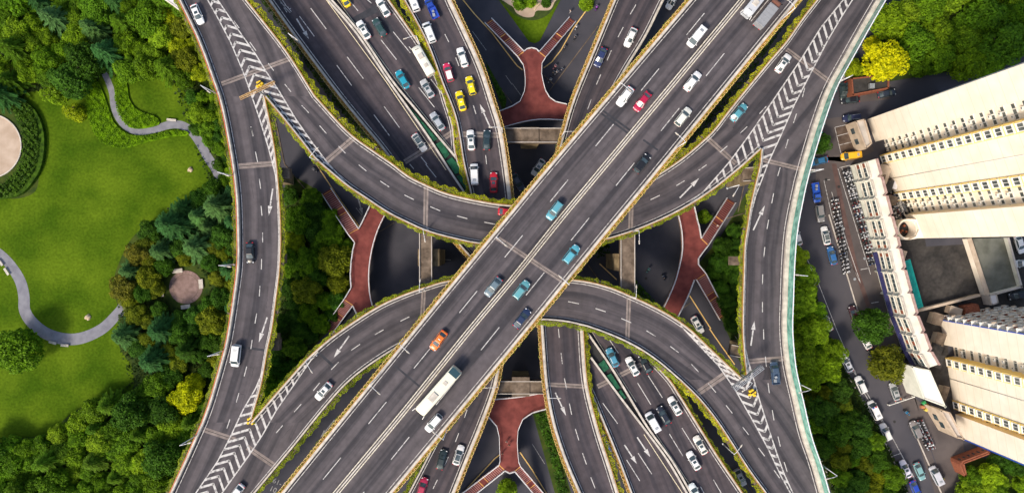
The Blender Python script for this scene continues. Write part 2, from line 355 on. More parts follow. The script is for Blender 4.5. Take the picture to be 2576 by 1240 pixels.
# ------------------------------------------------ elevated roads
HEDGES = []
def tocurve(pl, z, step=16):
    return [P(v[0], v[1], z) for v in crom(pl, step)]
def road(L, Rr, z, mat, el=None, er=None, thick=1.5, n=None, caps=(False, False), slopes=None):
    """deck slab between two measured edges; el/er = edge style dicts or None"""
    a = tocurve(extend(L), z); b = tocurve(extend(Rr), z); n = n or max(len(a), len(b)); a = resample(a, n); b = resample(b, n)
    mb = MB(); v = 0
    for i in range(n-1):
        w0 = (a[i]-b[i]).length; w1 = (a[i+1]-b[i+1]).length; dv = ((a[i+1]+b[i+1])/2-(a[i]+b[i])/2).length
        K = 3
        for k in range(K):
            s0, s1 = k/K, (k+1)/K
            mb.face([a[i].lerp(b[i], s0), a[i].lerp(b[i], s1), a[i+1].lerp(b[i+1], s1), a[i+1].lerp(b[i+1], s0)], 0, ((s0*w0, v), (s1*w0, v), (s1*w1, v+dv), (s0*w1, v+dv)))
        v += dv
        dn = Vector((0, 0, -thick))
        ia = (b[i]-a[i])*.16; ib = (b[i+1]-a[i+1])*.16
        mb.face([a[i], a[i+1], a[i+1]+dn*.35, a[i]+dn*.35], 1); mb.face([b[i+1], b[i], b[i]+dn*.35, b[i+1]+dn*.35], 1)
        mb.face([a[i]+dn*.35, a[i+1]+dn*.35, a[i+1]+ib+dn, a[i]+ia+dn], 1); mb.face([b[i+1]+dn*.35, b[i]+dn*.35, b[i]-ia+dn, b[i+1]-ib+dn], 1)
        mb.face([a[i]+ia+dn, a[i+1]+ib+dn, b[i+1]-ib+dn, b[i]-ia+dn], 1)
    # top faces must look up
    o = mb.obj('elevated_road', [mat, M['conc_dark']])
    bm = bmesh.new(); bm.from_mesh(o.data)
    for f in bm.faces:
        if f.material_index == 0 and f.normal.z < 0: f.normal_flip()
    bm.to_mesh(o.data); bm.free()
    tag(o, kind='structure')
    mid = (b[n//2]-a[n//2])
    for E, st, other in ((a, el, 1), (b, er, -1)):
        if not st: continue
        N = normals(E); side = 1 if N[n//2].dot(mid)*other > 0 else -1
        p = MB(); pw = st.get('pw', .5)
        p.strip(E, 0, pw, 0, .85, 0, side); p.strip(E, pw*.2, pw*.8, .85, .95, 0, side); p.obj('parapet', M['parapet'], o)
        if st.get('rail'):
            p = MB(); p.strip(E, -.14, -.003, -.2, .98, 0, side); p.obj('parapet_rail', M[st['rail']], o)
        if st.get('line', 1):
            p = MB(); p.strip(E, pw+.36, pw+.51, .004, .01, 0, side); p.obj('edge_line', M['white'], o)
        if st.get('pl'):
            p = MB(); wd = st.get('w', .7); p.strip(E, -.15-wd*.8, -.15, .05, .45, 0, side)
            # amber box rims, about one metre apart
            acc = 0; k = 0
            if st['pl'] == 'box':
                q = resample(E, max(2, int(plen(E)/1.05))); NQ = normals(q)
                for i in range(len(q)-1):
                    n_ = NQ[i]*side; A = q[i]-n_*.18; B = q[i+1]-n_*.18; C = q[i+1]-n_*(.16+wd); D = q[i]-n_*(.16+wd); u = Vector((0, 0, .62)); e = (B-A)*.14
                    for s_, t_ in ((A+e, D+e), (B-e, C-e), (D+e, C-e)): p.beam(s_+u, t_+u, .09, .14, 1)
            p.obj('planter', [M['orange'] if st['pl'] == 'box' else M['conc_dark'], M['gold']], o)
            HEDGES.append((E, N, side, st))
    return o
G1 = dict(pw=.34, pl='g', w=.9, col=(.44, .46, .03), rail='orange', dens=60)
G2 = dict(pw=.34, pl='g', w=.72, col=(.34, .4, .03), rail='orange', dens=55)
GR = dict(pl='g', w=1.0, col=(.26, .33, .03), rail='redrail', dens=50)
GD = dict(pw=.34, pl='g', w=.95, col=(.3, .38, .03), dens=55)
BX = dict(pl='box', w=.5, col=(.32, .36, .04), rail='orange', dens=28, lw=.55, pw=.56)
BL = dict(pl='box', w=.5, col=(.22, .27, .04), rail='orange', dens=18, lw=.5)
NB = dict(pw=1.0, line=1)
NN = dict(line=1)
R_ = {}
R_['nw'] = road([(440, -30), (452, 0), (500, 100), (533, 187), (553, 243)], [(594, -38), (620, 0), (644, 30), (724, 133), (794, 243)], ZM, M['deck'], GR, dict(G1, w=1.15))
R_['w'] = road([(553, 243), (567, 300), (587, 413), (597, 497), (600, 580), (600, 663), (590, 747), (578, 827), (567, 880), (533, 1000), (511, 1062)],
     [(668, 243), (686, 330), (697, 399), (703, 463), (708, 546), (709, 613), (706, 680), (698, 746), (687, 827), (676, 877), (664, 948), (655, 986), (642, 1030), (633, 1062)], ZM, M['deck'], GR, G2)
R_['n'] = road([(668, 243), (701, 282), (731, 319), (764, 360), (796, 401), (844, 443), (877, 470), (927, 503), (977, 536), (1027, 561), (1077, 583), (1144, 601), (1211, 614), (1350, 628), (1450, 618), (1518, 604), (1588, 583), (1655, 556), (1721, 523), (1788, 480), (1855, 427), (1912, 376)],
     [(794, 243), (877, 333), (944, 383), (991, 415), (1027, 443), (1077, 468), (1127, 488), (1211, 507), (1288, 517), (1400, 518), (1520, 500), (1600, 468), (1658, 437), (1695, 413), (1730, 387), (1788, 335), (1815, 301)], ZM, M['deck'], G2, dict(G1, w=1.15))
R_['sw'] = road([(511, 1062), (467, 1160), (430, 1240), (415, 1270)], [(788, 1062), (744, 1117), (694, 1177), (644, 1237), (615, 1272)], ZM, M['deck'], GR, GD)
R_['s'] = road([(633, 1062), (687, 1000), (731, 950), (771, 905), (811, 868), (857, 832), (944, 775), (1011, 743), (1077, 720), (1144, 703), (1300, 692), (1441, 703), (1488, 710), (1538, 724), (1588, 745), (1638, 768), (1688, 795), (1735, 828), (1771, 863), (1821, 910), (1869, 955)],
     [(788, 1062), (831, 1010), (877, 960), (927, 920), (977, 887), (1014, 866), (1100, 825), (1230, 803), (1355, 803), (1421, 808), (1475, 820), (1505, 830), (1555, 850), (1605, 875), (1655, 909), (1709, 955)], ZM, M['deck'], G2, GD)
R_['ne'] = road([(2075, -30), (2054, 0), (2015, 50), (1975, 107), (1932, 157), (1855, 250), (1815, 301)], [(2232, -30), (2215, 0), (2174, 70), (2129, 150), (2087, 227), (2060, 300), (2037, 373), (2014, 455)], ZM, M['deck'], G1, NB)
R_['e'] = road([(1912, 376), (1909, 415), (1900, 452), (1891, 490), (1883, 527), (1877, 572), (1870, 613), (1868, 680), (1866, 747), (1865, 827), (1869, 893), (1875, 943), (1869, 955)],
     [(2014, 455), (2004, 500), (1989, 580), (1982, 663), (1979, 747), (1977, 827), (1984, 910), (1993, 955)], ZM, M['deck'], G2, NB)
R_['se'] = road([(1709, 955), (1755, 1000), (1798, 1053), (1838, 1113), (1881, 1180), (1925, 1240), (1945, 1270)], [(1993, 955), (2002, 993), (2024, 1087), (2049, 1160), (2072, 1240), (2082, 1272)], ZM, M['deck'], G1, NB)
R_['top'] = road([(1762, -30), (1736, 0), (1385, 413), (1288, 530), (1164, 680), (1041, 830), (875, 1033), (707, 1240), (680, 1273)],
     [(2033, -30), (2008, 0), (1932, 92), (1665, 418), (1500, 617), (1330, 825), (1160, 1030), (985, 1240), (958, 1273)], ZT, M['deck'], BX, BX)
R_['main'] = road([(655, -28), (677, 3), (754, 110), (844, 230), (911, 313), (964, 377), (1080, 530), (1250, 720), (1400, 860), (1470, 960), (1515, 1060), (1558, 1165), (1586, 1240), (1600, 1272)],
     [(957, -28), (977, 0), (1059, 117), (1100, 190), (1121, 257), (1140, 320), (1155, 413), (1230, 520), (1400, 680), (1560, 830), (1671, 940), (1705, 987), (1755, 1067), (1805, 1147), (1868, 1240), (1888, 1272)], ZL, M['low'], BL, G2)
R_['n2'] = road([(1003, -25), (1016, 0), (1074, 108), (1114, 213), (1147, 300), (1167, 413), (1182, 476), (1195, 540)], [(1124, -25), (1134, 0), (1164, 63), (1211, 167), (1244, 267), (1262, 327), (1276, 413), (1286, 493), (1290, 540)], ZL+1, M['low'], G1, dict(BL, pw=.9))
R_['s2'] = road([(1357, 790), (1360, 830), (1370, 960), (1388, 1060), (1418, 1153), (1455, 1240), (1468, 1272)], [(1462, 800), (1466, 830), (1476, 960), (1503, 1073), (1533, 1167), (1556, 1240), (1566, 1272)], ZL+1, M['low'], dict(BL, pw=.7), dict(G1, pw=.7))
R_['n4'] = road([(1561, -35), (1545, 0), (1490, 133), (1442, 250), (1417, 333), (1396, 413), (1380, 470)], [(1690, -30), (1671, 0), (1625, 93), (1575, 175), (1540, 240), (1500, 330)], ZL+1, M['low'], BL, NN)
R_['s4'] = road([(1175, 950), (1125, 1050), (1074, 1150), (1027, 1240), (1010, 1272)], [(1262, 900), (1246, 977), (1213, 1067), (1179, 1150), (1143, 1240), (1130, 1272)], ZL+1, M['low'], GD, dict(BL, pw=.7))
road([(1400, 440), (1300, 560), (1120, 780), (1110, 900)], [(1600, 440), (1450, 620), (1330, 800), (1230, 900)], ZL-.4, M['low'])

# median barriers
def barrier(pl, z, wd=.45, h=.85, par=None, mat='parapet', name='median_barrier'):
    q = tocurve(extend(pl), z, 14); mb = MB(); mb.strip(q, -wd/2, wd/2, 0, h); mb.obj(name, M[mat], par)
mn = R_['main']
barrier([(803, -28), (824, 0), (897, 85), (977, 203), (1030, 277), (1064, 325), (1093, 368), (1132, 430), (1172, 490)], ZL, par=mn)
barrier([(812, -28), (833, 0), (906, 85), (986, 203), (1048, 278), (1103, 345), (1145, 395), (1185, 450)], ZL, par=mn)
barrier([(1485, 897), (1550, 985), (1625, 1083), (1680, 1158), (1728, 1240), (1748, 1272)], ZL, par=mn)
barrier([(1475, 833), (1535, 920), (1588, 1007), (1630, 1076), (1690, 1158), (1738, 1240), (1758, 1272)], ZL, par=mn)
lines('median_line', [[(813, -10), (972, 207), (1122, 428)], [(841, -10), (995, 200), (1055, 275), (1150, 392)], [(1620, 1092), (1717, 1240)], [(1636, 1070), (1750, 1240)], [(1485, 828), (1600, 1010)]], ZL+.004, .15, M['yellowp'], mn)
net = flat('safety_net', [[(1030, 270), (1050, 292), (1062, 306), (1040, 296)], [(1042, 300), (1064, 308), (1100, 350), (1089, 357), (1062, 322)], [(1096, 363), (1110, 356), (1131, 388), (1120, 400)], [(1123, 405), (1137, 396), (1166, 430), (1145, 438)], [(1149, 444), (1170, 436), (1200, 480), (1180, 490)],
    [(1502, 918), (1519, 904), (1533, 927), (1516, 938)], [(1520, 948), (1537, 938), (1560, 975), (1548, 982)], [(1550, 988), (1562, 980), (1575, 1000), (1570, 1004)]], ZL+.5, M['net'], mn, kind=None)
flat('median_gap', [[(990, 215), (1055, 285), (1145, 395), (1190, 460), (1170, 485), (1130, 428), (1064, 326), (1000, 236)], [(1486, 895), (1492, 860), (1535, 925), (1588, 1010), (1622, 1072)]], ZL+.015, M['seam'], mn, kind=None)
M['cream'] = pm('cream_white_paint', (.5, .46, .38), (.78, .74, .64), 2)
top = R_['top']
cl = [(1872, -12), (1868, 0), (1525, 413), (1410, 551), (1288, 703), (1184, 827), (1010, 1042), (845, 1240), (823, 1268)]
barrier(cl, ZT, .26, .8, top, 'parapet')
q = tocurve(extend(cl), ZT+.004, 40); mb = MB()
for s_ in (1, -1): mb.strip(q, s_*.4, s_*.62, 0, .006)
mb.obj('median_line', M['cream'], top)
mb = MB(); q = resample(tocurve([(1412, 549), (1288, 703)], ZT+.8, 40), 44); NQ = normals(q)
for a_ in q: mb.beam(a_-NQ[0]*.42, a_+NQ[0]*.42, .1, .08)
mb.obj('median_crossbar', M['conc_dark'], top)  # dark crossbars set like ladder rungs over the median

# painted markings -------------------------------------------------
def per(x0, y0, x1, y1, dx, dy, k0, k1):
    return [[(x0+dx*k, y0+dy*k), (x1+dx*k, y1+dy*k)] for k in range(k0, k1)]
lines('lane_marking', per(1727, 89, 1772, 34, -114.3, 139.5, -2, 11)+per(1776, 192, 1822, 135, -113.2, 137.6, -3, 11), ZT+.004, .18, M['white'], top)
mid_d = cat(T(0, 0, '1765,160 1805,215;1885,320 1932,385;1895,965 1908,1030'), T(1, 0, '92,480 133,535;217,637 264,695;345,797 398,853;480,950 532,1010;622,1103 675,1158'),
    T(1, 1, '775,5 833,52;937,127 1005,172;1120,232 1192,268;1315,320 1390,352;1517,390 1595,411;1722,437 1805,453'), [[(631, 319), (637, 343)], [(642.6, 382), (648, 408)]],
    T(1, 1, '25,110 35,185;38,315 45,388;50,515 50,590;42,715 40,793;30,918 25,995;5,1125 -8,1200'), T(0, 2, '1903,85 1893,152;1862,285 1843,358;1803,485 1783,555;1735,683 1712,752'),
    T(2, 1, '1045,268 1115,235;1240,162 1303,125;1408,48 1468,5'), T(2, 0, '1570,1150 1625,1103;1722,1007 1775,957;1868,860 1918,805'),
    T(3, 0, '277,665 260,735;215,860 192,930;152,1052 133,1120'), T(3, 1, '92,25 73,90;42,220 28,295;5,420 -8,490'), T(2, 1, '1908,625 1900,700;1892,830 1890,905;1890,1038 1890,1115'), T(2, 2, '1898,5 1900,80;1912,210 1920,285'),
    T(3, 2, '0,410 10,485;32,613 45,690;75,812 93,887;122,1005 145,1080;45,1065 88,1125'), T(1, 1, '1090,1183 1157,1150'), T(1, 2, '897,45 963,7;718,163 785,117;568,308 623,252;432,467 480,408;288,627 341,568;152,785 202,728'),
    T(2, 1, '423,1035 505,1052;630,1087 707,1112;825,1162 900,1195'), T(2, 2, '1015,15 1085,58;1195,133 1258,180;1352,265 1407,325;1482,412 1538,480;1615,577 1663,637;1740,740 1787,800;1860,898 1907,960'))
lines('lane_marking', mid_d, ZM+.004, .18, M['white'], R_['n'])
low_d = cat(T(1, 0, '328,125 440,277;413,65 530,222;610,495 722,648;688,432 810,595;890,868 1007,1025;967,805 1083,965;700,0 770,85;840,0 872,28;943,303 1060,452;1035,242 1165,403;1228,662 1347,812;1320,600 1440,760;1245,1185 1290,1240'),
    T(1, 1, '1280,0 1360,100;1160,0 1190,35'), T(2, 2, '730,75 802,183;1027,353 1135,520;947,407 1048,572;685,560 797,715;1188,793 1290,960;1283,748 1385,910;865,988 965,1147;952,938 1055,1095;1423,1190 1450,1240;1520,1137 1580,1240'))
lines('lane_marking', low_d, ZL+.004, .18, M['white'], mn)
for key, pls in (('n2', T(1, 0, '1425,260 1455,320;1507,437 1532,500;1640,797 1660,862;1733,1172 1740,1240')), ('n4', T(2, 0, '935,38 893,110;840,207 800,283;750,382 717,458;670,563 637,640;598,752 570,828')),
                 ('s4', T(1, 2, '1593,610 1573,670;1530,787 1505,852;1452,965 1425,1028;1370,1137 1335,1207')), ('s2', T(2, 2, '350,0 357,68;370,183 380,265;395,372 412,455;433,563 450,647;478,755 505,842;532,937 562,1022;595,1120 627,1202'))):
    lines('lane_marking', pls, ZL+1.004, .18, M['white'], R_[key])
def arrow(x0, y0, x1, y1, z, par, mat='white', wd=.32):
    a, b = P(x0, y0, z+.004), P(x1, y1, z+.004); d = b-a; L = d.length; d.normalize(); n = Vector((-d.y, d.x, 0)); mb = MB()
    h = a+d*L*.62
    mb.face([a-n*wd/2, h-n*wd/2, h+n*wd/2, a+n*wd/2][::-1]); k = h-d*.1*L
    mb.face([k-n*wd*1.6+d*.12*L, b, k+n*wd*1.6+d*.12*L][::1]); mb.obj('lane_arrow', M[mat], par)
for a_ in ((686, 475, 676, 543), (672, 798, 651, 861)): arrow(*a_, ZM, R_['w'])
arrow(878, 845, 839, 900, ZM, R_['s']); arrow(1710, 498, 1759, 448, ZM, R_['n']); arrow(1895, 579, 1924, 517, ZM, R_['e']); arrow(1889, 869, 1898, 806, ZM, R_['e'])
arrow(1233, 321, 1207, 262, ZL+1, R_['n2']); arrow(1397, 987, 1424, 1045, ZL+1, R_['s2'])
arrow(746, 48, 777, 99, ZL, mn)
for a_ in ((1571, 1118, 1602, 1166), (1603, 1099, 1636, 1149), (1540, 1137, 1571, 1184)): arrow(*a_, ZL, mn)
lines('lane_symbol', [[(702, 0), (717, 20), (730, 33)], [(708, -2), (722, 18), (733, 30)], [(699, -4), (712, 12), (726, 20)], [(706, 8), (714, 14)], [(714, 20), (722, 32)], [(726, 24), (732, 22)]], ZL+.004, .14, M['white'], mn)
# V-shaped gore hatching: legs run from the spine to the border line they meet
def hit(o, d, pl):
    best = None
    for i in range(len(pl)-1):
        x1, y1 = pl[i]; x2, y2 = pl[i+1]; ex, ey = x2-x1, y2-y1; den = d[0]*ey-d[1]*ex
        if abs(den) < 1e-9: continue
        t = ((x1-o[0])*ey-(y1-o[1])*ex)/den; u = ((x1-o[0])*d[1]-(y1-o[1])*d[0])/den
        if t > 1 and 0 <= u <= 1 and (best is None or t < best): best = t
    return best
def walk(pl, step, start=0):
    q = [Vector(v) for v in pl]; out = []; acc = -start
    for i in range(len(q)-1):
        L = (q[i+1]-q[i]).length
        while acc <= L: out.append(tuple(q[i].lerp(q[i+1], max(0, acc/L)))); acc += step
        acc -= L
    return out
def gore(par, z, step, spine, tailL, tailR, lineL, lineR, dL, dR, ext=True, wd=.5):
    segs = []
    if ext:
        v = Vector(spine[0])*2-Vector(spine[1]); 
    for base, ln, d in ((list(spine)+list(tailL), lineL, dL), (list(spine)+list(tailR), lineR, dR)):
        for p in walk(base, step):
            t = hit(p, d, ln)
            if t and t < 80: segs.append([(p[0]-d[0]*1.0, p[1]-d[1]*1.0), (p[0]+d[0]*t, p[1]+d[1]*t)])
    lines('gore_hatching', segs, z+.006, wd, M['white'], par)
    lines('gore_border', [lineL, lineR], z+.012, .26, M['white'], par)
gore(R_['nw'], ZM, 23.5, [(535, 4), (664, 232)], [(674, 262), (683, 300), (690, 345), (696, 399)], [(700, 274), (739, 320), (772, 361), (804, 401), (830, 424)],
     [(510, -25), (522, 0), (550, 50), (580, 107), (610, 177), (627.5, 226), (651, 293), (675, 371), (690, 429), (700, 470)], [(530, -25), (547, 0), (595, 70), (644, 139), (667, 177), (704, 233), (744, 300), (784, 357), (824, 410), (868, 458)], (-.4, .92), (.96, .27))
gore(R_['ne'], ZM, 23.3, [(2144, 0), (1914, 364)], [(1909, 384), (1855, 432), (1800, 474), (1765, 498)], [(1915, 384), (1909, 430), (1898, 470), (1888, 520), (1882, 560)],
     [(2140, -20), (2122, 0), (2065, 70), (2015, 150), (1932, 272), (1885, 340), (1837, 405), (1814, 432), (1771, 481), (1735, 510)], [(2155, -20), (2145, 0), (2119, 40), (2082, 103), (2042, 180), (1999, 263), (1965, 340), (1934, 407), (1902, 490), (1880, 572)], (-.29, -.96), (.94, -.33))
gore(R_['se'], ZM, 23.3, [(1982, 1212), (1928, 1094), (1882, 990), (1872, 968)], [(1860, 952), (1815, 908), (1765, 862), (1735, 836)], [(1874, 946), (1870, 900), (1867, 860)],
     [(1712, 818), (1721, 828), (1761, 870), (1808, 920), (1848, 977), (1888, 1047), (1932, 1127), (1965, 1197), (1989, 1240)], [(1863, 815), (1866, 833), (1881, 903), (1898, 960), (1911, 1007), (1932, 1072), (1952, 1133), (1972, 1190), (1995, 1240)], (-.93, -.36), (.38, -.92))
gore(R_['sw'], ZM, 23.5, [(498, 1275), (530, 1226), (610, 1108), (636, 1066)], [(637, 1052), (646, 1022), (657, 986), (666, 948), (670, 935)], [(642, 1060), (687, 1008), (731, 958), (771, 914), (785, 900)],
     [(664, 925), (655, 948), (642, 978), (610, 1033), (580, 1097), (547, 1160), (492, 1240), (478, 1262)], [(800, 885), (788, 897), (741, 965), (694, 1033), (661, 1092), (626, 1145), (558, 1240), (540, 1265)], (-.96, .28), (.33, .94))
# expansion joints, dark strips, painted gantry shadow
def joint(par, z, a, b, w_, mat='joint', seam=True):
    k = FPX/(CAM_H-z)
    lines('expansion_joint', [[a, b]], z+.001, w_/k, M[mat], par, h=.002)
    if seam: lines('joint_seam', [[a, b]], z+.0035, .12, M['seam'], par, h=.001)
joint(R_['nw'], ZM, (557, 212), (730, 148), 12); joint(R_['w'], ZM, (598, 419), (697, 411), 14); joint(R_['n'], ZM, (819, 408), (897, 341), 14)
joint(R_['n'], ZM, (1072, 470), (1070, 578), 12); joint(R_['w'], ZM, (576, 868), (676, 882), 6, 'patch', False); joint(R_['s'], ZM, (800, 885), (838, 920), 7, 'patch', False)
joint(R_['sw'], ZM, (508, 1078), (592, 1106), 13); joint(R_['sw'], ZM, (622, 1124), (692, 1172), 14); joint(R_['n'], ZM, (1780, 348), (1851, 412), 12); joint(R_['n'], ZM, (1589, 479), (1586, 580), 12)
joint(R_['ne'], ZM, (1979, 125), (2086, 205), 11); joint(R_['e'], ZM, (1918, 402), (2016, 426), 11); joint(R_['s'], ZM, (1582, 748), (1578, 858), 11); joint(R_['s'], ZM, (1753, 990), (1838, 932), 16); joint(R_['e'], ZM, (1882, 909), (1975, 901), 13)
joint(R_['s'], ZM, (1066, 730), (1060, 838), 11)
joint(top, ZT, (1250, 598), (1424, 712), 12)
for s_ in (((1516, 278), (1590, 332)), ((1513, 286), (1583, 338)), ((1618, 352), (1655, 378)), ((993, 919), (1056, 972))): joint(top, ZT, *s_, 5, 'patch', False)
joint(R_['n2'], ZL+1, (1161, 338), (1263, 341), 14); joint(mn, ZL, (1018, 408), (1141, 332), 13); joint(R_['s2'], ZL+1, (1372, 966), (1476, 972), 11); joint(mn, ZL, (1503, 972), (1660, 893), 12)
flat('gantry_shadow', [[(878, 50), (945, 13), (952, 30), (884, 66)], [(950, 30), (958, 28), (992, 80), (984, 82)]], ZL+.002, M['patch'], mn, kind=None)  # L-shaped gantry shadow, painted on the deck as a flat dark sheet
# sealed cracks beside the lanes
rc = random.Random(3)
def cracks(segs, z, par, pr):
    out = []
    for s in segs:
        if rc.random() > pr: continue
        a, b = Vector(s[0]), Vector(s[1]); d = (b-a).normalized(); n = Vector((-d.y, d.x)); o = n*rc.choice((-1, 1))*rc.uniform(8, 22); L = rc.uniform(20, 60); q = []
        for k in range(9): q.append(tuple(a+o+d*L*(k/8)+n*rc.gauss(0, .9)))
        out.append(q)
        if rc.random() < .4: c_ = a+o*.4; out.append([tuple(c_+n*rc.uniform(-14, -6)), tuple(c_+d*rc.uniform(-2, 2)), tuple(c_+n*rc.uniform(6, 14)+d*rc.uniform(-3, 3))])
    lines('crack_seal', out, z+.002, .07, M['seam2'], par, h=.001)
M['seam2'] = pm('bitumen_seal', (.03, .028, .032), (.06, .055, .06), 1)
cracks(mid_d, ZM, R_['n'], .55); cracks(low_d, ZL, mn, .5)
cracks(per(1727, 89, 1772, 34, -114.3, 139.5, 0, 9)+per(1776, 192, 1822, 135, -113.2, 137.6, -1, 9), ZT, top, .8)
# bus-lane times painted on the lower street
for s_, x, y in (('61-19', 684, 1212), ('10', 676, 1232)):
    cu = bpy.data.curves.new('street_text', 'FONT'); cu.body = s_; cu.size = 1.9; o = link('lane_text', cu); o.location = P(x, y, .03); o.rotation_euler.z = math.radians(-25); cu.materials.append(M['faded']); tag(o, kind='structure')
arrow(842, 1055, 806, 1100, .02, None, 'faded'); arrow(900, 495, 912, 540, .02, None, 'faded')
for o in COL.objects:
    if o.name.startswith('lane_arrow') and not o.parent: tag(o, kind='structure')
# ------------------------------------------------ planter foliage on the parapets
def leafquad(mb, p, n, s, rnd, el=1.0):
    n = n.normalized(); t = n.cross(Vector((rnd.uniform(-1, 1), rnd.uniform(-1, 1), rnd.uniform(-1, 1))))
    if t.length < .05: t = n.orthogonal()
    t.normalize(); b = n.cross(t); a = t*s*.5*el; c = b*s*.5
    k = len(mb.v); mb.v += [tuple(p-a), tuple(p+c), tuple(p+a), tuple(p-c)]; mb.f.append((k, k+1, k+2, k+3)); mb.m.append(0); mb.sm.append(False)
names = ['along the park-side edge of the upper left merge', 'along the inner edge of the upper left merge', 'along the park-side edge of the left viaduct', 'along the inner edge of the left viaduct']
for hi, (E, N, side, st) in enumerate(HEDGES):
    mb = MB(); L = plen(E); wd = st.get('lw', st.get('w', .8)); d = st.get('dens', 20); acc = 0; off = 0
    for i in range(len(E)-1):
        seg = (E[i+1]-E[i]).length; n = int(seg*d*1.5*wd)+1
        for _ in range(n):
            t = R.random(); p = E[i].lerp(E[i+1], t); nn = N[i].lerp(N[i+1], t)*side
            s0 = acc+seg*t; bulge = 1+.2*math.sin(s0*.9+hi)+.2*math.sin(s0*2.7+hi*2)+.15*math.sin(s0*.23)
            if math.sin(s0*1.7+hi)+math.sin(s0*.61) < -1.85: continue
            u = R.random()**.8*wd*bulge
            q = p-nn*(.2+u)+Vector((0, 0, .45+.5*R.random()-.45*(u/wd)))
            leafquad(mb, q, Vector((R.gauss(0, .5), R.gauss(0, .5), 1)), R.uniform(.16, .3), R)
        acc += seg
    o = mb.obj('hedge', M['hedge']); o.color = (*st['col'], 1); tag(o, kind='stuff')

# ------------------------------------------------ teal noise barrier on the right viaduct
edge = tocurve(extend([(2232, -30), (2215, 0), (2174, 70), (2129, 150), (2087, 227), (2060, 300), (2037, 373), (2014, 455), (2004, 500), (1989, 580), (1982, 663), (1979, 747), (1977, 827), (1984, 910), (1993, 955), (2002, 993), (2024, 1087), (2049, 1160), (2072, 1240), (2082, 1272)]), ZM)
nb = thing('noise_barrier', 'long curved noise barrier of teal translucent panels along the right viaduct', 'noise barrier', P(1977, 827, ZM))
q = resample(edge, 86); NQ = normals(q); sg = 1 if NQ[30].x < 0 else -1; back = -P(1977, 827, ZM)
def rel(p): return p+back
mb = MB(); mb.strip([rel(p) for p in q], .0, .06, .3, 3.9, 0, sg, NQ); mb.obj('glass_panel', M['teal'], nb)
mb = MB(); mb.strip([rel(p) for p in q], -.06, .14, 3.9, 4.02, 0, sg, NQ); mb.obj('top_rail', M['steel_white'], nb)
mb = MB(); mb.strip([rel(p) for p in q], -.5, -.06, -.3, .25, 0, sg, NQ); mb.obj('base_ledge', M['tealroof'], nb)
for p, n in zip(q, NQ):
    mb = MB(); mb.box(0, 0, 2.0, .16, .16, 4.0); o = mb.obj('post', M['tealroof'], nb, rel(p)-n*sg*.12)

# ------------------------------------------------ footbridges
FB = 6.0
def rail(mb, pts, z0=0, h=1.1):
    for i in range(len(pts)-1):
        a, b = Vector(pts[i]), Vector(pts[i+1])
        for hh in (.25, .7, h): mb.beam(a+Vector((0, 0, hh)), b+Vector((0, 0, hh)), .11 if hh == h else .05, .09)
        n = max(1, int((b-a).length/1.5))
        for k in range(n+1): p = a.lerp(b, k/n); mb.box(p.x, p.y, p.z+h/2, .09, .09, h)
def footbridge(label, deck, rails, stairs, cols):
    c = P(*deck[0], 0); root = thing('footbridge', label, 'footbridge', c)
    loc = lambda x, y, z: P(x, y, z)-c
    mb = MB(); w_ = [loc(x, y, FB) for x, y in deck]; mb.prism([(p.x, p.y) for p in w_], FB-.7, FB, 1, 0)
    o = mb.obj('walkway', [M['red_deck'], M['conc_dark']], root)
    bm = bmesh.new(); bm.from_mesh(o.data); bmesh.ops.triangulate(bm, faces=bm.faces, ngon_method='EAR_CLIP'); bm.to_mesh(o.data); bm.free()
    for r in rails:
        mb = MB(); q = [loc(*v, FB) for v in r]; q = crom(q, 1.5) if len(q) > 3 else q
        rail(mb, q); mb.obj('railing', M['steel_white'], root)
    for (a, b, c2, d) in stairs:   # a,b top corners ; c2,d foot corners (a->c2, b->d)
        A, B, C_, D = loc(*a, FB), loc(*b, FB), loc(*c2, 0.05), loc(*d, 0.05)
        n = 24; mb = MB()
        for k in range(n):
            land = 11 <= k < 13; zt = FB*(1-(min(k, 11) if k < 13 else k-2)/(n-2)); zt = max(.15, zt)
            s0, s1 = k/n, (k+1)/n
            p = [A.lerp(C_, s0), B.lerp(D, s0), B.lerp(D, s1), A.lerp(C_, s1)]
            z0 = zt-.55; m_ = 1 if k in (0, 10, 13, n-1) else 0
            e = (p[3]-p[0])*.42
            mb.prism([(v.x, v.y) for v in p], max(0, z0), zt-.05, 0)
            if not land: mb.prism([(v.x, v.y) for v in (p[0], p[1], p[1]+e, p[0]+e)], zt-.05, zt-.02, 1 if m_ else 2)
        st = mb.obj('staircase', [M['red_deck'], M['orangel'], pm('pink_stair_tread', (.3, .17, .16), (.42, .26, .24), 1)], root)
        for s_, e_ in ((A, C_), (B, D)):
            mb = MB(); rail(mb, [s_, s_.lerp(e_, .47)+Vector((0, 0, .0)), s_.lerp(e_, .55), e_]); mb.obj('handrail', M['steel_white'], root)
    for x, y in cols:
        mb = MB(); p = loc(x, y, 0); mb.cyl(p, p+Vector((0, 0, FB-.75)), .55, .55, 12); mb.obj('column', M['conc_dark'], root)
arc = [(1318, 132), (1325, 126), (1337, 123), (1349, 126), (1356, 133)]
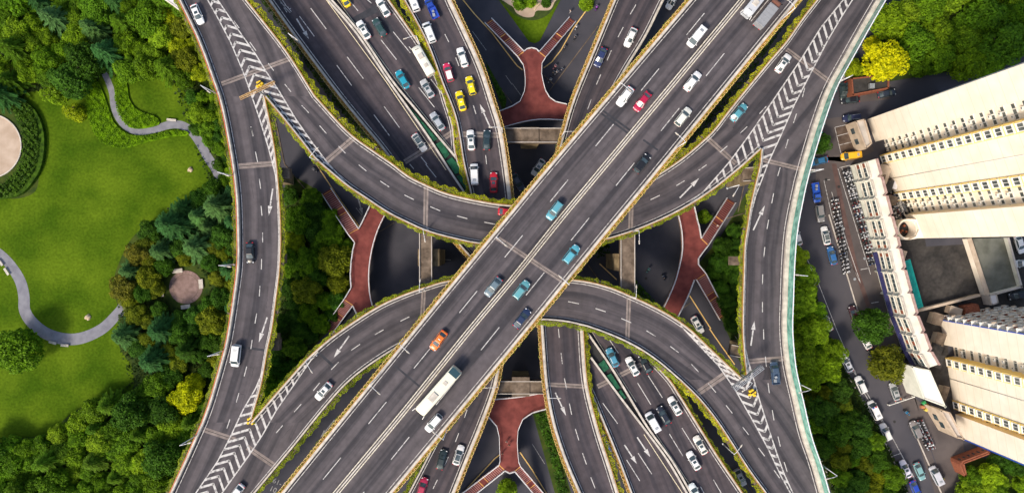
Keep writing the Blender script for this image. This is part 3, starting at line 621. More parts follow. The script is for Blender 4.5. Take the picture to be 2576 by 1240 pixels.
footbridge('red T-shaped footbridge with two stairs at the top centre', arc+[(1373, 146), (1363, 162), (1362, 188), (1366, 208), (1371, 228), (1382, 247), (1398, 258), (1425, 264), (1440, 306), (1403, 303), (1358, 302), (1317, 308), (1269, 321), (1245, 330), (1250, 284), (1288, 269), (1308, 257), (1319, 232), (1321, 200), (1316, 165), (1301, 144)],
   [arc, [(1373, 146), (1363, 162), (1362, 188), (1366, 208), (1371, 228), (1382, 247), (1398, 258), (1425, 264)], [(1301, 144), (1316, 165), (1321, 200), (1319, 232), (1308, 257), (1288, 269), (1250, 284)], [(1245, 330), (1269, 321), (1317, 308), (1358, 302), (1403, 303), (1440, 306)]],
   [((1301, 144), (1318, 132), (1220, 60), (1237, 49)), ((1356, 133), (1373, 146), (1432, 46), (1448, 57))], [(1338, 150), (1342, 220), (1342, 290)])
footbridge('red T-shaped footbridge with walkers on it at the bottom centre', [(1215, 1003), (1249, 1002), (1302, 997), (1345, 990), (1390, 979), (1400, 1018), (1376, 1026), (1339, 1036), (1315, 1052), (1303, 1080), (1301, 1100), (1305, 1160), (1310, 1171), (1295, 1183), (1282, 1187), (1270, 1181), (1255, 1167), (1258, 1154), (1256, 1095), (1250, 1070), (1232, 1049), (1205, 1035)],
   [[(1215, 1003), (1249, 1002), (1302, 997), (1345, 990), (1390, 979)], [(1400, 1018), (1376, 1026), (1339, 1036), (1315, 1052), (1303, 1080), (1301, 1110), (1305, 1160), (1310, 1171)], [(1295, 1183), (1282, 1187), (1270, 1181)], [(1205, 1035), (1232, 1049), (1250, 1070), (1256, 1095), (1257, 1125), (1258, 1157), (1255, 1167)]],
   [((1255, 1167), (1270, 1181), (1160, 1240), (1176, 1256)), ((1310, 1171), (1295, 1183), (1378, 1250), (1362, 1262))], [(1280, 1160), (1280, 1060), (1300, 1010)])
footbridge('red curved footbridge beside the left wood, forked into two stairs', [(940, 505), (931, 520), (917, 550), (904, 576), (894, 580), (878, 590), (894, 610), (889, 630), (885, 660), (883, 690), (885, 723), (876, 738), (867, 753), (889, 768), (899, 790), (905, 812), (950, 790), (938, 767), (931, 735), (929, 707), (930, 673), (937, 627), (951, 580), (971, 538), (985, 515)],
   [[(940, 505), (931, 520), (917, 550), (904, 576)], [(878, 590), (894, 610)], [(894, 610), (889, 630), (885, 660), (883, 690), (885, 723)], [(885, 723), (867, 753)], [(889, 768), (899, 790), (905, 812)], [(950, 790), (938, 767), (931, 735), (929, 707), (930, 673), (937, 627), (951, 580), (971, 538), (985, 515)]],
   [((904, 576), (878, 590), (834, 474), (811, 488)), ((867, 753), (889, 768), (815, 826), (836, 840))], [(930, 560), (907, 650), (912, 750)])
footbridge('red curved footbridge on the right side, forked into two stairs', [(1700, 530), (1706, 547), (1713, 580), (1715, 627), (1708, 667), (1695, 713), (1668, 773), (1655, 792), (1690, 815), (1705, 793), (1728, 747), (1745, 704), (1752, 703), (1774, 688), (1755, 665), (1755, 650), (1780, 617), (1762, 600), (1757, 570), (1753, 557), (1745, 521), (1738, 505)],
   [[(1700, 530), (1706, 547), (1713, 580), (1715, 627), (1708, 667), (1695, 713), (1668, 773), (1655, 792)], [(1690, 815), (1705, 793), (1728, 747), (1745, 704)], [(1774, 688), (1755, 665), (1755, 650), (1780, 617)], [(1762, 600), (1757, 570), (1753, 557), (1745, 521), (1738, 505)]],
   [((1762, 600), (1780, 617), (1827, 498), (1848, 511)), ((1774, 688), (1750, 703), (1826, 790), (1809, 804))], [(1735, 560), (1735, 660), (1700, 770)])

# ------------------------------------------------ piers
def pier(label, beam, z, col, bw=3.4, head=None, colz=None, colw=3.0):
    """beam: ((x,y),(x,y)) centre line of the crosshead; col: its column, plan at height z"""
    c = P(*col, z); c.z = 0; root = thing('viaduct_pier', label, 'pier', c)
    a, b = P(*beam[0], z)-c, P(*beam[1], z)-c
    mb = MB(); dn = Vector((0, 0, -.9)); mb.beam(a+dn, b+dn, bw, 1.8)
    o = mb.obj('crosshead', M['conc_dark'], root)
    if bw > 2.5:
        mb = MB(); n = Vector((-(b-a).y, (b-a).x, 0)).normalized()
        for s_ in (1, -1): mb.beam(a+n*s_*bw*.46+Vector((0, 0, .18)), b+n*s_*bw*.46+Vector((0, 0, .18)), .18, .32)
        mb.obj('upstand', M['concrete'], root)
    if head:
        mb = MB(); mb.box(0, 0, z-.55, head[0], head[1], 1.7); mb.obj('pier_head', M['conc_dark'], root)
    mb = MB(); mb.box(0, 0, (z-1.8)/2, colw, colw*.8, z-1.8, 0, 0, 1.12); mb.obj('column', M['pier'], root)
pier('wide pier with a square head beneath the top centre footbridge', ((1250, 341), (1425, 341)), 12.2, (1333, 340), 3.6, (4.2, 3.6), colw=4)
pier('wide pier with a square head above the bottom centre footbridge', ((1200, 974), (1400, 974)), 12.2, (1310, 972), 3.2, (4.2, 4.6), colw=4)
pier('tall pier whose beam spans the gap right of the left footbridge', ((1071, 520), (1071, 760)), 18.8, (1076, 648), 3.0, colw=4.4)
pier('tall pier whose beam spans the gap left of the right footbridge', ((1579, 530), (1579, 770)), 18.8, (1576, 660), 3.4, colw=4.4)
pier('pier under the left viaduct near the top of the middle wood', ((612, 432), (728, 436)), 18.6, (660, 434), 2.4)
pier('pier under the left viaduct below the middle wood', ((590, 868), (702, 868)), 18.6, (640, 868), 2.4)
pier('pier under the left viaduct halfway down', ((600, 650), (716, 650)), 18.6, (655, 650), 2.2)
pier('pier under the right viaduct with its tan cap showing on the left', ((1838, 656), (1970, 656)), 18.6, (1925, 656), 2.0)
pier('pier under the right viaduct beside the lower gore', ((1838, 880), (1965, 905)), 18.6, (1915, 895), 2.6)
pier('pier in the upper right gore with a tan triangular cap', ((1868, 440), (1990, 430)), 18.6, (1905, 440), 3.2)
pier('pier under the upper left merge', ((560, 215), (720, 150)), 18.6, (640, 185), 2.2)
pier('pier under the lower left merge', ((515, 1085), (690, 1160)), 18.6, (600, 1115), 2.2)
pier('pier under the upper right merge', ((1985, 130), (2085, 200)), 18.6, (2035, 165), 2.2)
pier('pier under the wide diagonal deck at its crossing', ((1285, 615), (1390, 690)), 27.2, (1335, 652), 3.0)
pier('pier under the wide diagonal deck toward the lower left', ((975, 905), (1100, 995)), 27.2, (1035, 950), 2.6)
pier('pier under the wide diagonal deck toward the upper right', ((1545, 240), (1690, 340)), 27.2, (1615, 290), 2.6)

# ------------------------------------------------ street lamps and gantries
def make_lamp():
    r = thing('street_lamp', '', 'street lamp')
    mb = MB(); mb.cyl((0, 0, 0), (0, 0, 8.6), .13, .07, 8); mb.cyl((0, 0, 0), (0, 0, .5), .22, .2, 8); mb.obj('pole', M['steel_white'], r)
    mb = MB(); pts = [(0, 0, 8.5), (.5, 0, 8.95), (1.3, 0, 9.1), (2.1, 0, 9.12)]
    for i in range(3): mb.cyl(pts[i], pts[i+1], .055, .055, 6)
    mb.obj('arm', M['steel_white'], r)
    mb = MB(); mb.cyl((2.0, 0, 9.12), (2.35, 0, 9.12), .09, .19, 8); mb.cyl((2.35, 0, 9.12), (2.95, 0, 9.1), .19, .1, 8); mb.obj('lamp_head', M['parapet'], r)
    return r
lamp0 = make_lamp(); reg(lamp0)
LAMPS = [(547, 237, ZM, .8, .6, 'beside the cut bushes of the upper left viaduct'), (587, 443, ZM, .9, .3, 'by the garden path end on the left viaduct'), (590, 665, ZM, 1, .1, 'beside the round plaza on the left viaduct'), (563, 881, ZM, 1, -.2, 'above the white van on the left viaduct'), (497, 1093, ZM, 1, -.3, 'beside the yellow tree on the lower left viaduct'),
 (797, 893, ZM, .6, .9, 'at the park-side edge of the lower left curved ramp'), (806, 408, ZM, .8, -.8, 'at the inner edge of the upper left curved ramp'), (1076, 578, ZM, .2, 1, 'on the curved ramp above the left pier beam'), (1067, 728, ZM, .1, -1, 'on the curved ramp below the left pier beam'), (1590, 582, ZM, 0, 1, 'on the curved ramp above the right pier beam'), (1583, 743, ZM, 0, -1, 'on the curved ramp below the right pier beam'),
 (2099, 213, ZM, -.9, .4, 'on the teal barrier beside the brick building'), (2030, 436, ZM, -1, .1, 'on the teal barrier beside the blue hatchback'), (1992, 690, ZM, -1, -.1, 'on the teal barrier above the bright street trees'), (2000, 960, ZM, -1, .2, 'on the teal barrier right of the lower gore'), (2062, 1165, ZM, -1, .2, 'on the teal barrier at the bottom edge'), (1829, 474, ZM, -.5, .8, 'at the outer edge of the upper right curved ramp'), (1860, 945, ZM, -.7, .5, 'at the nose of the lower right gore'),
 (754, 112, ZL, .8, .6, 'at the left edge of the main road near the painted arrow'), (1059, 118, ZL, -.9, .3, 'beside the white minibus'), (1985, 180, 0, .4, .9, 'at street level'), (1818, 1115, ZL, .7, -1, 'at the right edge of the lower main road'), (1264, 337, ZL+1, -1, 0, 'left of the top centre pier'), (1412, 347, ZL+1, 1, 0, 'right of the top centre pier'), (1253, 955, ZL+1, -1, 0, 'left of the bottom centre pier'), (1373, 980, ZL+1, 1, 0, 'right of the bottom centre pier'),
 (1549, 0, ZL+1, 1, .3, 'at the top edge beside the motor scooters'), (1545, 232, ZT, .8, .7, 'on the diagonal deck beside the white and crimson cars'), (1020, 850, ZT, .8, .7, 'on the diagonal deck above the orange taxi'), (951, 947, ZT, .8, .7, 'on the diagonal deck left of the long bus'), (1125, 1078, ZT, -.8, -.7, 'on the diagonal deck below the long bus'), (1700, 373, ZT, -.7, -.6, 'on the diagonal deck beside the dark hatchback'), (1960, 55, ZT, -.7, -.6, 'on the diagonal deck beside the grey lorry'), (1424, 710, ZT, -.7, -.6, 'at the lower end of the deck joint'), (1251, 598, ZT, .7, .6, 'at the upper end of the deck joint')]
for i, (x, y, z, dx, dy, lb) in enumerate(LAMPS):
    o = lamp0 if i == 0 else copy_tree(lamp0)
    o.location = P(x, y, z); o.rotation_euler.z = math.atan2(-dy, dx); o['label'] = 'white street lamp '+lb; o['group'] = 'street lamps along the decks'
M['amber'] = pm('faded_amber_paint', (.4, .24, .1), (.55, .36, .17), 1.2)
def gantry(x0, y0, x1, y1, mat, label, posts=1):
    a, b = P(x0, y0, ZM+6), P(x1, y1, ZM+6); c = (a+b)/2; c.z = ZM; r = thing('sign_gantry', label, 'sign gantry', c)
    A, B = a-c, b-c; n = Vector((-(B-A).y, (B-A).x, 0)).normalized()
    mb = MB()
    for s_ in (-.35, 0, .35): mb.beam(A+n*s_, B+n*s_, .12, .12)
    for k in range(11): p = A.lerp(B, k/10); mb.beam(p-n*.35, p+n*.35, .08, .08)
    mb.obj('beam', M[mat], r)
    mb = MB(); mb.beam(A+n*.5-Vector((0, 0, .9)), B+n*.5-Vector((0, 0, .9)), .12, 1.0); mb.obj('sign_board', M[mat], r)
    mb = MB(); m_ = A.lerp(B, .5); mb.cyl((m_.x, m_.y, 0), (m_.x, m_.y, 6), .2, .18, 10); mb.obj('post', M['steel_grey'], r)
gantry(604, 248, 690, 208, 'amber', 'amber sign gantry standing at the upper left gore nose')
gantry(1848, 980, 1920, 924, 'steel_grey', 'grey sign gantry standing at the lower right gore nose')
def cushion(x, y, label):
    c = P(x, y, ZM); r = thing('crash_cushion', label, 'crash cushion', c); mb = MB()
    for dx, dy, h in ((0, 0, .9), (.7, .4, .9), (-.5, .6, .8), (.1, .9, .8), (.6, -.5, .9), (-.6, -.4, .8)): mb.cyl((dx*.8, dy*.8, 0), (dx*.8, dy*.8, h), .33, .28, 10)
    mb.obj('barrel', pm('yellow_plastic', (.8, .5, .02), (.85, .6, .05), 2), r)
    mb = MB(); mb.box(0, .3, .95, 1.1, .25, .12, .6); mb.obj('black_band', M['black'], r)
cushion(655, 216, 'cluster of yellow crash barrels at the upper left gore'); cushion(1890, 988, 'cluster of yellow crash barrels at the lower right gore')
cushion(632, 1058, 'small orange and yellow barrels at the lower left gore nose')

# ------------------------------------------------ towers
def tower(label, A, B, segs, H, depth, z0, bays, strip=None):
    a, b = P(*A, z0), P(*B, z0); a.z = b.z = 0; u = (b-a).normalized(); n = Vector((u.y, -u.x, 0))
    if n.x > 0: n = -n       # outward normal looks towards the interchange
    root = thing('residential_tower', label, 'apartment tower', a); U = lambda s, d, z: u*s-n*d+Vector((0, 0, z))
    def blk(mb, s0, s1, d0, d1, zz0, zz1, m=0):
        mb.prism([(U(s, d, 0).x, U(s, d, 0).y) for s, d in ((s0, d0), (s1, d0), (s1, d1), (s0, d1))], zz0, zz1, m)
    L = (b-a).length; k = L/sum(s[1] for s in segs); s = 0; cand = []
    for typ, ln in segs:
        ln *= k
        mb = MB()
        if typ == 'wall':
            blk(mb, s, s+ln, 0, depth, 0, H); mb.obj('wall', M['render'], root)
        else:
            blk(mb, s+.003, s+ln-.003, 2.2, depth, 0, H); mb.obj('bay_wall', M['render2'], root)
            mb = MB(); pr = 'lo' in typ
            y0, y1 = (s+ln-2.3, s+ln-.005) if pr else (s+.005, s+2.3)
            blk(mb, y0, y1, -.25, 2.19, 0, H); mb.obj('bay_wall', M['ochre'], root)
            cols = [(y0+1.15, -.25, 1.5, 1.9, 2)]
            rest = (s+.2, s+ln-2.5) if pr else (s+2.5, s+ln-.2); w_ = rest[1]-rest[0]
            for t in (.2, .55, .87): cols.append((rest[0]+w_*t, 2.2, 1.0, 1.0, 1))
            for fl in range(int(H/3)):
                for ci, (us, d, ww, wh, kind) in enumerate(cols): cand.append((fl, us, d, ww, wh, kind, ci))
        s += ln
    mb = MB(); blk(mb, -.1, L+.1, -.1, depth+.1, H+.003, H+.5); mb.obj('roof', M['concrete'], root)
    if strip:
        mb = MB(); blk(mb, L-.02, L+.25, -.08, .3, 0, H); mb.obj('corner_strip', M['blue'], root)
        mb = MB(); blk(mb, -.2, .02, -.08, .2, 0, H); mb.obj('corner_strip', M['blue'], root)
    nb_ = {}
    # one mesh for each kind of window
    def winmesh(ww, wh, panes, nm):
        mb = MB(); mb.box(0, 0, wh/2, ww+.24, .1, wh+.24, 0, 0); pn = MB(); nb_[(ww, wh, panes)] = pn
        for i in range(panes): wp = ww/panes; pn.box(-ww/2+wp*(i+.5), -.06, wh/2, wp-.14, .05, wh-.16, 0, 1)
        if panes == 2: mb.box(0, -.2, wh+.2, ww+.5, .4, .1, 0, 0); mb.box(0, -.14, -.12, ww+.3, .3, .1, 0, 0)
        return mb
    meshes = {}
    rot = math.atan2(u.y, u.x); rot = rot if (Vector((math.sin(rot), -math.cos(rot), 0))-n).length < .1 else rot+math.pi
    cnt = 0; rest_mb = MB(); ac = 0
    for fl, us, d, ww, wh, kind, ci in cand:
        key = (ww, wh, kind)
        if key not in meshes: meshes[key] = (winmesh(ww, wh, kind, 'window'), None)
        mbx, me = meshes[key]
        if me is None: me = (mbx.mesh('window', [M['frame'], M['winglass']]), nb_[key].mesh('pane', [M['frame'], M['winglass']])); meshes[key] = (mbx, me)
        pos = U(us, d, 0)+n*.05+Vector((0, 0, fl*3+.8))
        if cnt < 100 and (fl < 14):
            o = link('window', me[0], root, pos); o.rotation_euler.z = rot; cnt += 1; link('pane', me[1], o)
        else:
            rm = Matrix.Translation(pos) @ Matrix.Rotation(rot, 4, 'Z'); 
            for sb in (mbx, nb_[key]):
                b0 = len(rest_mb.v); rest_mb.v += [tuple(rm @ Vector(v)) for v in sb.v]
                for f, mm in zip(sb.f, sb.m): rest_mb.f.append(tuple(i+b0 for i in f)); rest_mb.m.append(mm); rest_mb.sm.append(False)
        if kind == 1 and R.random() < .55 and ac < 90:
            mb = MB(); mb.box(0, 0, 0, .8, .4, .55); mb.box(-.15, -.21, 0, .3, .02, .3, 0, 1); o = mb.obj('air_conditioner', [M['frame'], M['black']], root, pos+n*.3+u*(.85+.1*R.random())+Vector((0, 0, -.1))); o.rotation_euler.z = rot; ac += 1
    o = rest_mb.obj('window', [M['frame'], M['winglass']], root); o['kind'] = 'stuff'
    # drain pipes
    for t in (.5,):
        mb = MB(); p = U(L*.5, -.08, 0); mb.cyl(p, p+Vector((0, 0, H)), .06, .06, 6); mb.obj('downpipe', M['frame'], root)
    return root, u, n, a
tA = tower('tall cream tower with two deep window bays, upper of the two at the right edge', (2181, 301), (2292, 600), [('wall', 60), ('bay_lo', 58), ('wall', 77), ('bay_hi', 62), ('wall', 61)], 66, 20, 0, None)
tB = tower('tall cream tower with blue corner strips, lower of the two at the right edge', (2365, 805), (2412, 1098), [('wall', 62), ('bay_lo', 54), ('wall', 84), ('bay_hi', 36), ('wall', 57)], 62, 22, 0, None, True)
# cluttered balconies on the north side of the lower tower
r_, u, n, a = tB
for fl in range(0, 15):
    for k in range(4):
        mb = MB(); p = -n*(1.5+k*4.6)-u*.6+Vector((0, 0, fl*3+.5)); rz = math.atan2(n.y, n.x)
        mb.box(0, 0, 0, 3.2, 1.15, .15, 0, 1); mb.box(0, .55, .5, 3.2, .08, .9, 0, 1); mb.box(R.uniform(-1, 1), .7, .9, 1.1, .5, .06, 0, 0); mb.box(R.uniform(-1, 1), .1, .5, .8, .5, .7, 0, 1); mb.box(R.uniform(-1, 1), .2, .35, .6, .4, .5, 0, 2)
        o = mb.obj('balcony', [M['tan'], M['frame'], M['brick']], r_, p); o.rotation_euler.z = rz+math.pi if (Vector((-math.sin(rz), math.cos(rz), 0)).dot(-u) < 0) else rz

# round stair drum at the foot of the upper tower
c = P(2258, 578, 0); r = thing('round_stair_drum', 'round cream drum with a curved parapet at the foot of the upper tower', 'stair drum', c)
mb = MB(); ringp = [Vector((2.6*math.cos(t*math.pi/20), 2.6*math.sin(t*math.pi/20), 0)) for t in range(41)]
mb.strip(ringp, 0, .45, 0, 4.6, 0, 1); mb.obj('wall', M['render2'], r)
mb = MB(); mb.prism([(2.2*math.cos(t*math.pi/16), 2.2*math.sin(t*math.pi/16)) for t in range(32)], 0, 1.2); mb.obj('floor_slab', M['yard'], r)
mb = MB()
for t in range(6): mb.box(-1.2+.5*t, 1.0*math.sin(t*2), 1.5, .5, .5, .6, t)
mb.obj('stored_bundle', M['brick'], r)
mb = MB(); mb.prism([(0, 2.6), (4.4, 2.2), (4.6, -1.8), (0, -2.6), (1.6, -1.8), (2.4, 0), (1.6, 1.8)], 0, 5.4); mb.obj('annex_wall', M['render'], r)

# long zigzag-front low building
pts = [(2136, 418), (2149, 463), (2161, 508), (2174, 557), (2187, 606), (2193, 634), (2205, 685), (2220, 741), (2235, 794), (2252, 836), (2268, 880), (2290, 918)]
c = P(*pts[0]); zb = thing('zigzag_office_block', 'long narrow cream block with a zigzag front and two rows of windows', 'office block', c)
dev = Vector((.97, .28, 0)); front = []
for i in range(len(pts)-1):
    p, q = P(*pts[i])-c, P(*pts[i+1])-c; d = (q-p).normalized(); nn = Vector((d.y, -d.x, 0)); nn = nn if nn.x < 0 else -nn
    front += [(p-nn*.1, q-nn*.1-d*.9, nn, d)]
line = []
for i, (p, q, nn, d) in enumerate(front): line += [p, q]+([q+d*.45+nn*.75] if i < len(front)-1 else [])
backl = [v+Vector((2.3, .75, 0)) for v in line]
HB = 8.6
mb = MB()
for i in range(len(line)-1):
    a_, b_, c_, d_ = line[i], line[i+1], backl[i+1], backl[i]
    for z0_, z1_ in ((0, HB),):
        mb.prism([(v.x, v.y) for v in (a_, b_, c_, d_)], z0_, z1_)
mb.obj('wall', M['mint'], zb)
for zc in (2.9, 5.75, 8.55):
    mb = MB(); mb.strip([v+Vector((0, 0, zc)) for v in line], -.22, .2, 0, .3, 0, 1 if normals(line)[0].x > 0 else -1); mb.obj('cornice', M['parapet'], zb)
mb = MB(); mb.strip([v+Vector((0, 0, 8.62)) for v in backl], -.15, .2, 0, .7); mb.obj('roof_parapet', pm('dusty_pink_coping', (.3, .2, .19), (.42, .3, .28), 1), zb)
for i, (p, q, nn, d) in enumerate(front):
    L = (q-p).length; rz = math.atan2(d.y, d.x)
    for fl in (3.5, 6.35):
        nW = max(2, int(L/1.0))
        mb = MB(); mid = p.lerp(q, .5); mb.box(0, 0, .75, L*.94, .12, 1.35, 0, 0)
        for k in range(nW):
            x = -L*.45+L*.9*(k+.5)/nW; mb.box(x, 0, .75, L*.9/nW-.1, .22, 1.12, 0, 1 if (k+i) % 5 else 2)
        o = mb.obj('window_band', [M['frame'], M['glass'], M['brick']], zb, mid+nn*.05+Vector((0, 0, fl))); o.rotation_euler.z = rz
mb = MB(); q = [P(*v, 0)-c for v in pts[5:]]; q = [v+Vector((-.8, 0, 3.1)) for v in q]; mb.strip(q, -.5, .5, 0, .15); mb.obj('shop_canopy', M['navy'], zb)
# flat pale roofed annex
def block(name, label, cat_, poly, h, wall, roof, par=.5, z=None, parts=True):
    cc = P(*poly[0], h); cc.z = 0; r = thing(name, label, cat_, cc); w_ = [P(x, y, h)-cc for x, y in poly]; w_ = [(v.x, v.y) for v in w_]
    mb = MB(); mb.prism(w_, 0, h); mb.obj('wall', M[wall], r)
    cx_ = sum(v[0] for v in w_)/len(w_); cy_ = sum(v[1] for v in w_)/len(w_)
    mb = MB(); mb.prism([(cx_+(x-cx_)*.97, cy_+(y-cy_)*.97) for x, y in w_], h+.003, h+.06); mb.obj('roof', M[roof], r)
    if par:
        mb = MB(); q = [Vector((x, y, h)) for x, y in w_]; q.append(q[0]); sg = 1 if sum(w_[i][0]*w_[(i+1) % len(w_)][1]-w_[(i+1) % len(w_)][0]*w_[i][1] for i in range(len(w_))) > 0 else -1
        for i in range(len(q)-1): mb.strip([q[i], q[i+1]], -.01, .3, .004, par, 0, sg)
        mb.obj('parapet', M[wall], r)
    return r, w_, cc
r, w_, cc = block('annex', 'plain flat-roofed pale annex at the lower end of the zigzag block', 'annex', [(2291, 920), (2312, 926), (2338, 930), (2379, 1024), (2323, 1003)], 7.5, 'mint', 'roofw', .25)
r, w_, cc = block('brick_building', 'small brick building with a dark flat roof under the yellow tree', 'brick building', [(2140, 198), (2236, 188), (2234, 224), (2143, 241)], 3.6, 'brick', 'yard', .45)
for k in range(3):
    mb = MB(); mb.box(0, 0, 0, .1, .8, 1.1); mb.obj('window', M['glass'], r, (-.35-.02, -1.2-k*1.0, 2.2))
mb = MB(); mb.box(0, 0, 0, 1.2, 1.2, .8); mb.obj('roof_hatch', M['steel_grey'], r, (5, -2, 4.1))
r, w_, cc = block('annex', 'low tan annex with two dark windows against the upper tower', 'annex', [(2150, 306), (2174, 300), (2192, 362), (2176, 376)], 5.0, 'tan', 'concrete', .5)
for k in (0, 1):
    mb = MB(); mb.box(0, 0, 0, .12, 1.4, 1.6, math.radians(20)); mb.obj('window', M['glass'], r, (w_[0][0]+(w_[3][0]-w_[0][0])*(.3+.38*k)-.05, w_[0][1]+(w_[3][1]-w_[0][1])*(.3+.38*k), 2.6))
r, w_, cc = block('annex', 'two-storey tan annex at the foot of the lower tower', 'annex', [(2362, 1030), (2388, 1036), (2424, 1104), (2404, 1100)], 7.0, 'tan', 'concrete', .5)
for k in range(2):
    mb = MB(); mb.box(0, 0, 0, .12, 1.6, 1.6, math.radians(22)); mb.obj('window', M['glass'], r, (w_[0][0]+(w_[3][0]-w_[0][0])*(.4+.25*k)-.1, w_[0][1]+(w_[3][1]-w_[0][1])*(.4+.25*k), 3+k))
r, w_, cc = block('gatehouse_wall', 'L-shaped red brick gatehouse with slit windows at the lower right', 'gatehouse', [(2414, 1160), (2486, 1133), (2490, 1140), (2424, 1165), (2431, 1194), (2425, 1197), (2413, 1168)], 3.6, 'brick', 'brick', .3)
for k in range(6):
    mb = MB(); mb.box(0, 0, 0, .35, .12, .9, math.radians(20)); mb.obj('window', M['glass'], r, (w_[0][0]+(w_[1][0]-w_[0][0])*(k+.5)/6-.02, w_[0][1]+(w_[1][1]-w_[0][1])*(k+.5)/6+.05, 2.5))
# courtyard walls and roofs
def wall(label, a_, b_, h, wd, mat):
    A, B = P(*a_, h), P(*b_, h); A.z = B.z = 0; r = thing('boundary_wall', label, 'wall', A); mb = MB(); d = B-A
    mb.strip([Vector((0, 0, 0)), d], -wd/2, wd/2, 0, h); o = mb.obj('wall', M[mat], r); mb = MB(); mb.strip([Vector((0, 0, h+.003)), d+Vector((0, 0, h+.003))], -wd/2-.08, wd/2+.08, 0, .1); mb.obj('coping', M['tan' if mat != 'mint' else 'concrete'], r)
wall('thick cream wall across the courtyard, running up to the tower', (2438, 600), (2484, 741), 2.0, 1.0, 'render2')
wall('pale green edged wall along the far side of the grey roof', (2536, 598), (2570, 722), 2.6, .35, 'mint')
wall('tan wall along the bottom of the dark courtyard', (2292, 786), (2466, 742), 1.6, .5, 'tan')
wall('pale wall along the bottom of the grey roof', (2492, 742), (2572, 720), 2.6, .4, 'mint')
flat('yard', [[(2446, 600), (2534, 598), (2568, 718), (2488, 738)]], 1.2, pm('grey_green_roofing', (.1, .105, .085), (.16, .165, .14), .4))
r, w_, cc = block('shed', 'small grey-roofed shed at the end of the thick courtyard wall', 'shed', [(2487, 742), (2506, 738), (2512, 762), (2494, 768)], 3, 'concrete', 'roofw', .15)
r, w_, cc = block('shed', 'small rust-brown shed roof between the courtyard and the lower tower', 'shed', [(2428, 770), (2460, 764), (2466, 784), (2430, 790)], 2.8, 'brick', 'brick', .1)
block('roof_corner', 'cream roof corner peeping out of the trees at the top left beside the viaduct', 'roof', [(405, -30), (436, -30), (459, 34), (436, 16), (410, -2)], 9.5, 'render2', 'roofw', .2)
mb = MB(); mb.prism([(0, 0)]*0 or [(-.3, -.3), (.3, -.3), (.3, .3), (-.3, .3)], 0, .03); 
for i, (x, y) in enumerate(((2122, 575), (2131, 628), (2064, 560), (2150, 702), (2110, 470), (2078, 452), (2175, 650), (2250, 1060), (1135, 560), (905, 640), (1625, 700), (1330, 70))):
    mb = MB(); mb.cyl((0, 0, .025), (0, 0, .05), .36, .36, 14); o = mb.obj('manhole_cover', M['steel_grey' if i % 3 == 0 else 'seam'], None, P(x, y)); tag(o, 'round iron manhole cover set in the street surface', 'manhole cover', 'manhole covers in the streets')
mb = MB(); a_ = P(2238, 1019, 1.0); b_ = P(2300, 998, 1.0); g_ = thing('barrier_gate', 'white barrier pole across the side street below the olive tree', 'barrier gate', (a_.x, a_.y, 0))
mb.beam((0, 0, 1), (b_.x-a_.x, b_.y-a_.y, 1), .14, .14); mb.obj('pole', M['frame'], g_)
for t in (0, .33, .66, 1): mb = MB(); mb.box(0, 0, .5, .3, .3, 1.0); mb.obj('post', M['frame'], g_, ((b_.x-a_.x)*t, (b_.y-a_.y)*t, 0))
rr_ = random.Random(5)
for i, (x, y) in enumerate(((2322, 1012), (2329, 1019), (2336, 1024), (2318, 1022), (2327, 1028))):
    mb = MB(); mb.box(0, 0, .4, .9, .7, .8, rr_.uniform(0, 1)); mb.box(.1, 0, .86, .6, .5, .12, rr_.uniform(0, 1)); o = mb.obj('crate', pm('crate_paint', ((.05, .35, .12), (.6, .3, .06), (.65, .62, .55), (.45, .2, .1), (.6, .5, .1))[i]), None, P(x, y)); tag(o, ('green', 'orange', 'white', 'rust-red', 'yellow')[i]+' crate in the pile at the pale annex corner', 'crate', 'crates piled at the annex corner')
for i, (x, y, w_, l_, m_) in enumerate(((2212, 440, 2.6, 4.6, 'tan'), (2222, 470, 2.2, 3, 'yard'), (2206, 455, 1.2, 3.0, 'conc_dark'), (2232, 505, 2.4, 2.2, 'conc_dark'), (2240, 468, 1.0, 2.0, 'roofw'), (2340, 880, 3.0, 4.0, 'yard'), (2352, 850, 2.2, 3.2, 'conc_dark'), (2348, 905, 1.8, 3.5, 'yard'), (2362, 985, 1.5, 4, 'conc_dark'), (2345, 800, 2.5, 3, 'conc_dark'), (2390, 780, 3, 2, 'tan'), (2258, 640, 1.6, 2.2, 'tan'))):
    c_ = P(x, y); r_2 = thing('lean_to', ('tan', 'dark', 'grey', 'patched', 'pale')[i % 5]+' lean-to roof in the service alley '+('by the upper tower foot', 'beside the alley scooters', 'behind the zigzag wall top', 'above the round drum', 'against the upper tower wall', 'left of the lower tower middle', 'left of the lower tower top', 'left of the lower tower bay', 'right of the olive tree', 'between both towers', 'above the lower tower balconies', 'left of the teal awning')[i], 'lean-to', c_, math.radians(-18))
    mb = MB(); mb.box(0, 0, 1.1, w_*.92, l_*.92, 2.2); mb.obj('wall', M['tan'], r_2)
    mb = MB(); mb.idx([(-w_/2, -l_/2, 2.2), (w_/2, -l_/2, 2.5), (w_/2, l_/2, 2.5), (-w_/2, l_/2, 2.2)], [(0, 1, 2, 3)])
    for k in range(int(l_/.45)): mb.box(0, -l_/2+.2+k*.45, 2.38, w_, .06, .06)
    mb.obj('roof', M[m_], r_2)
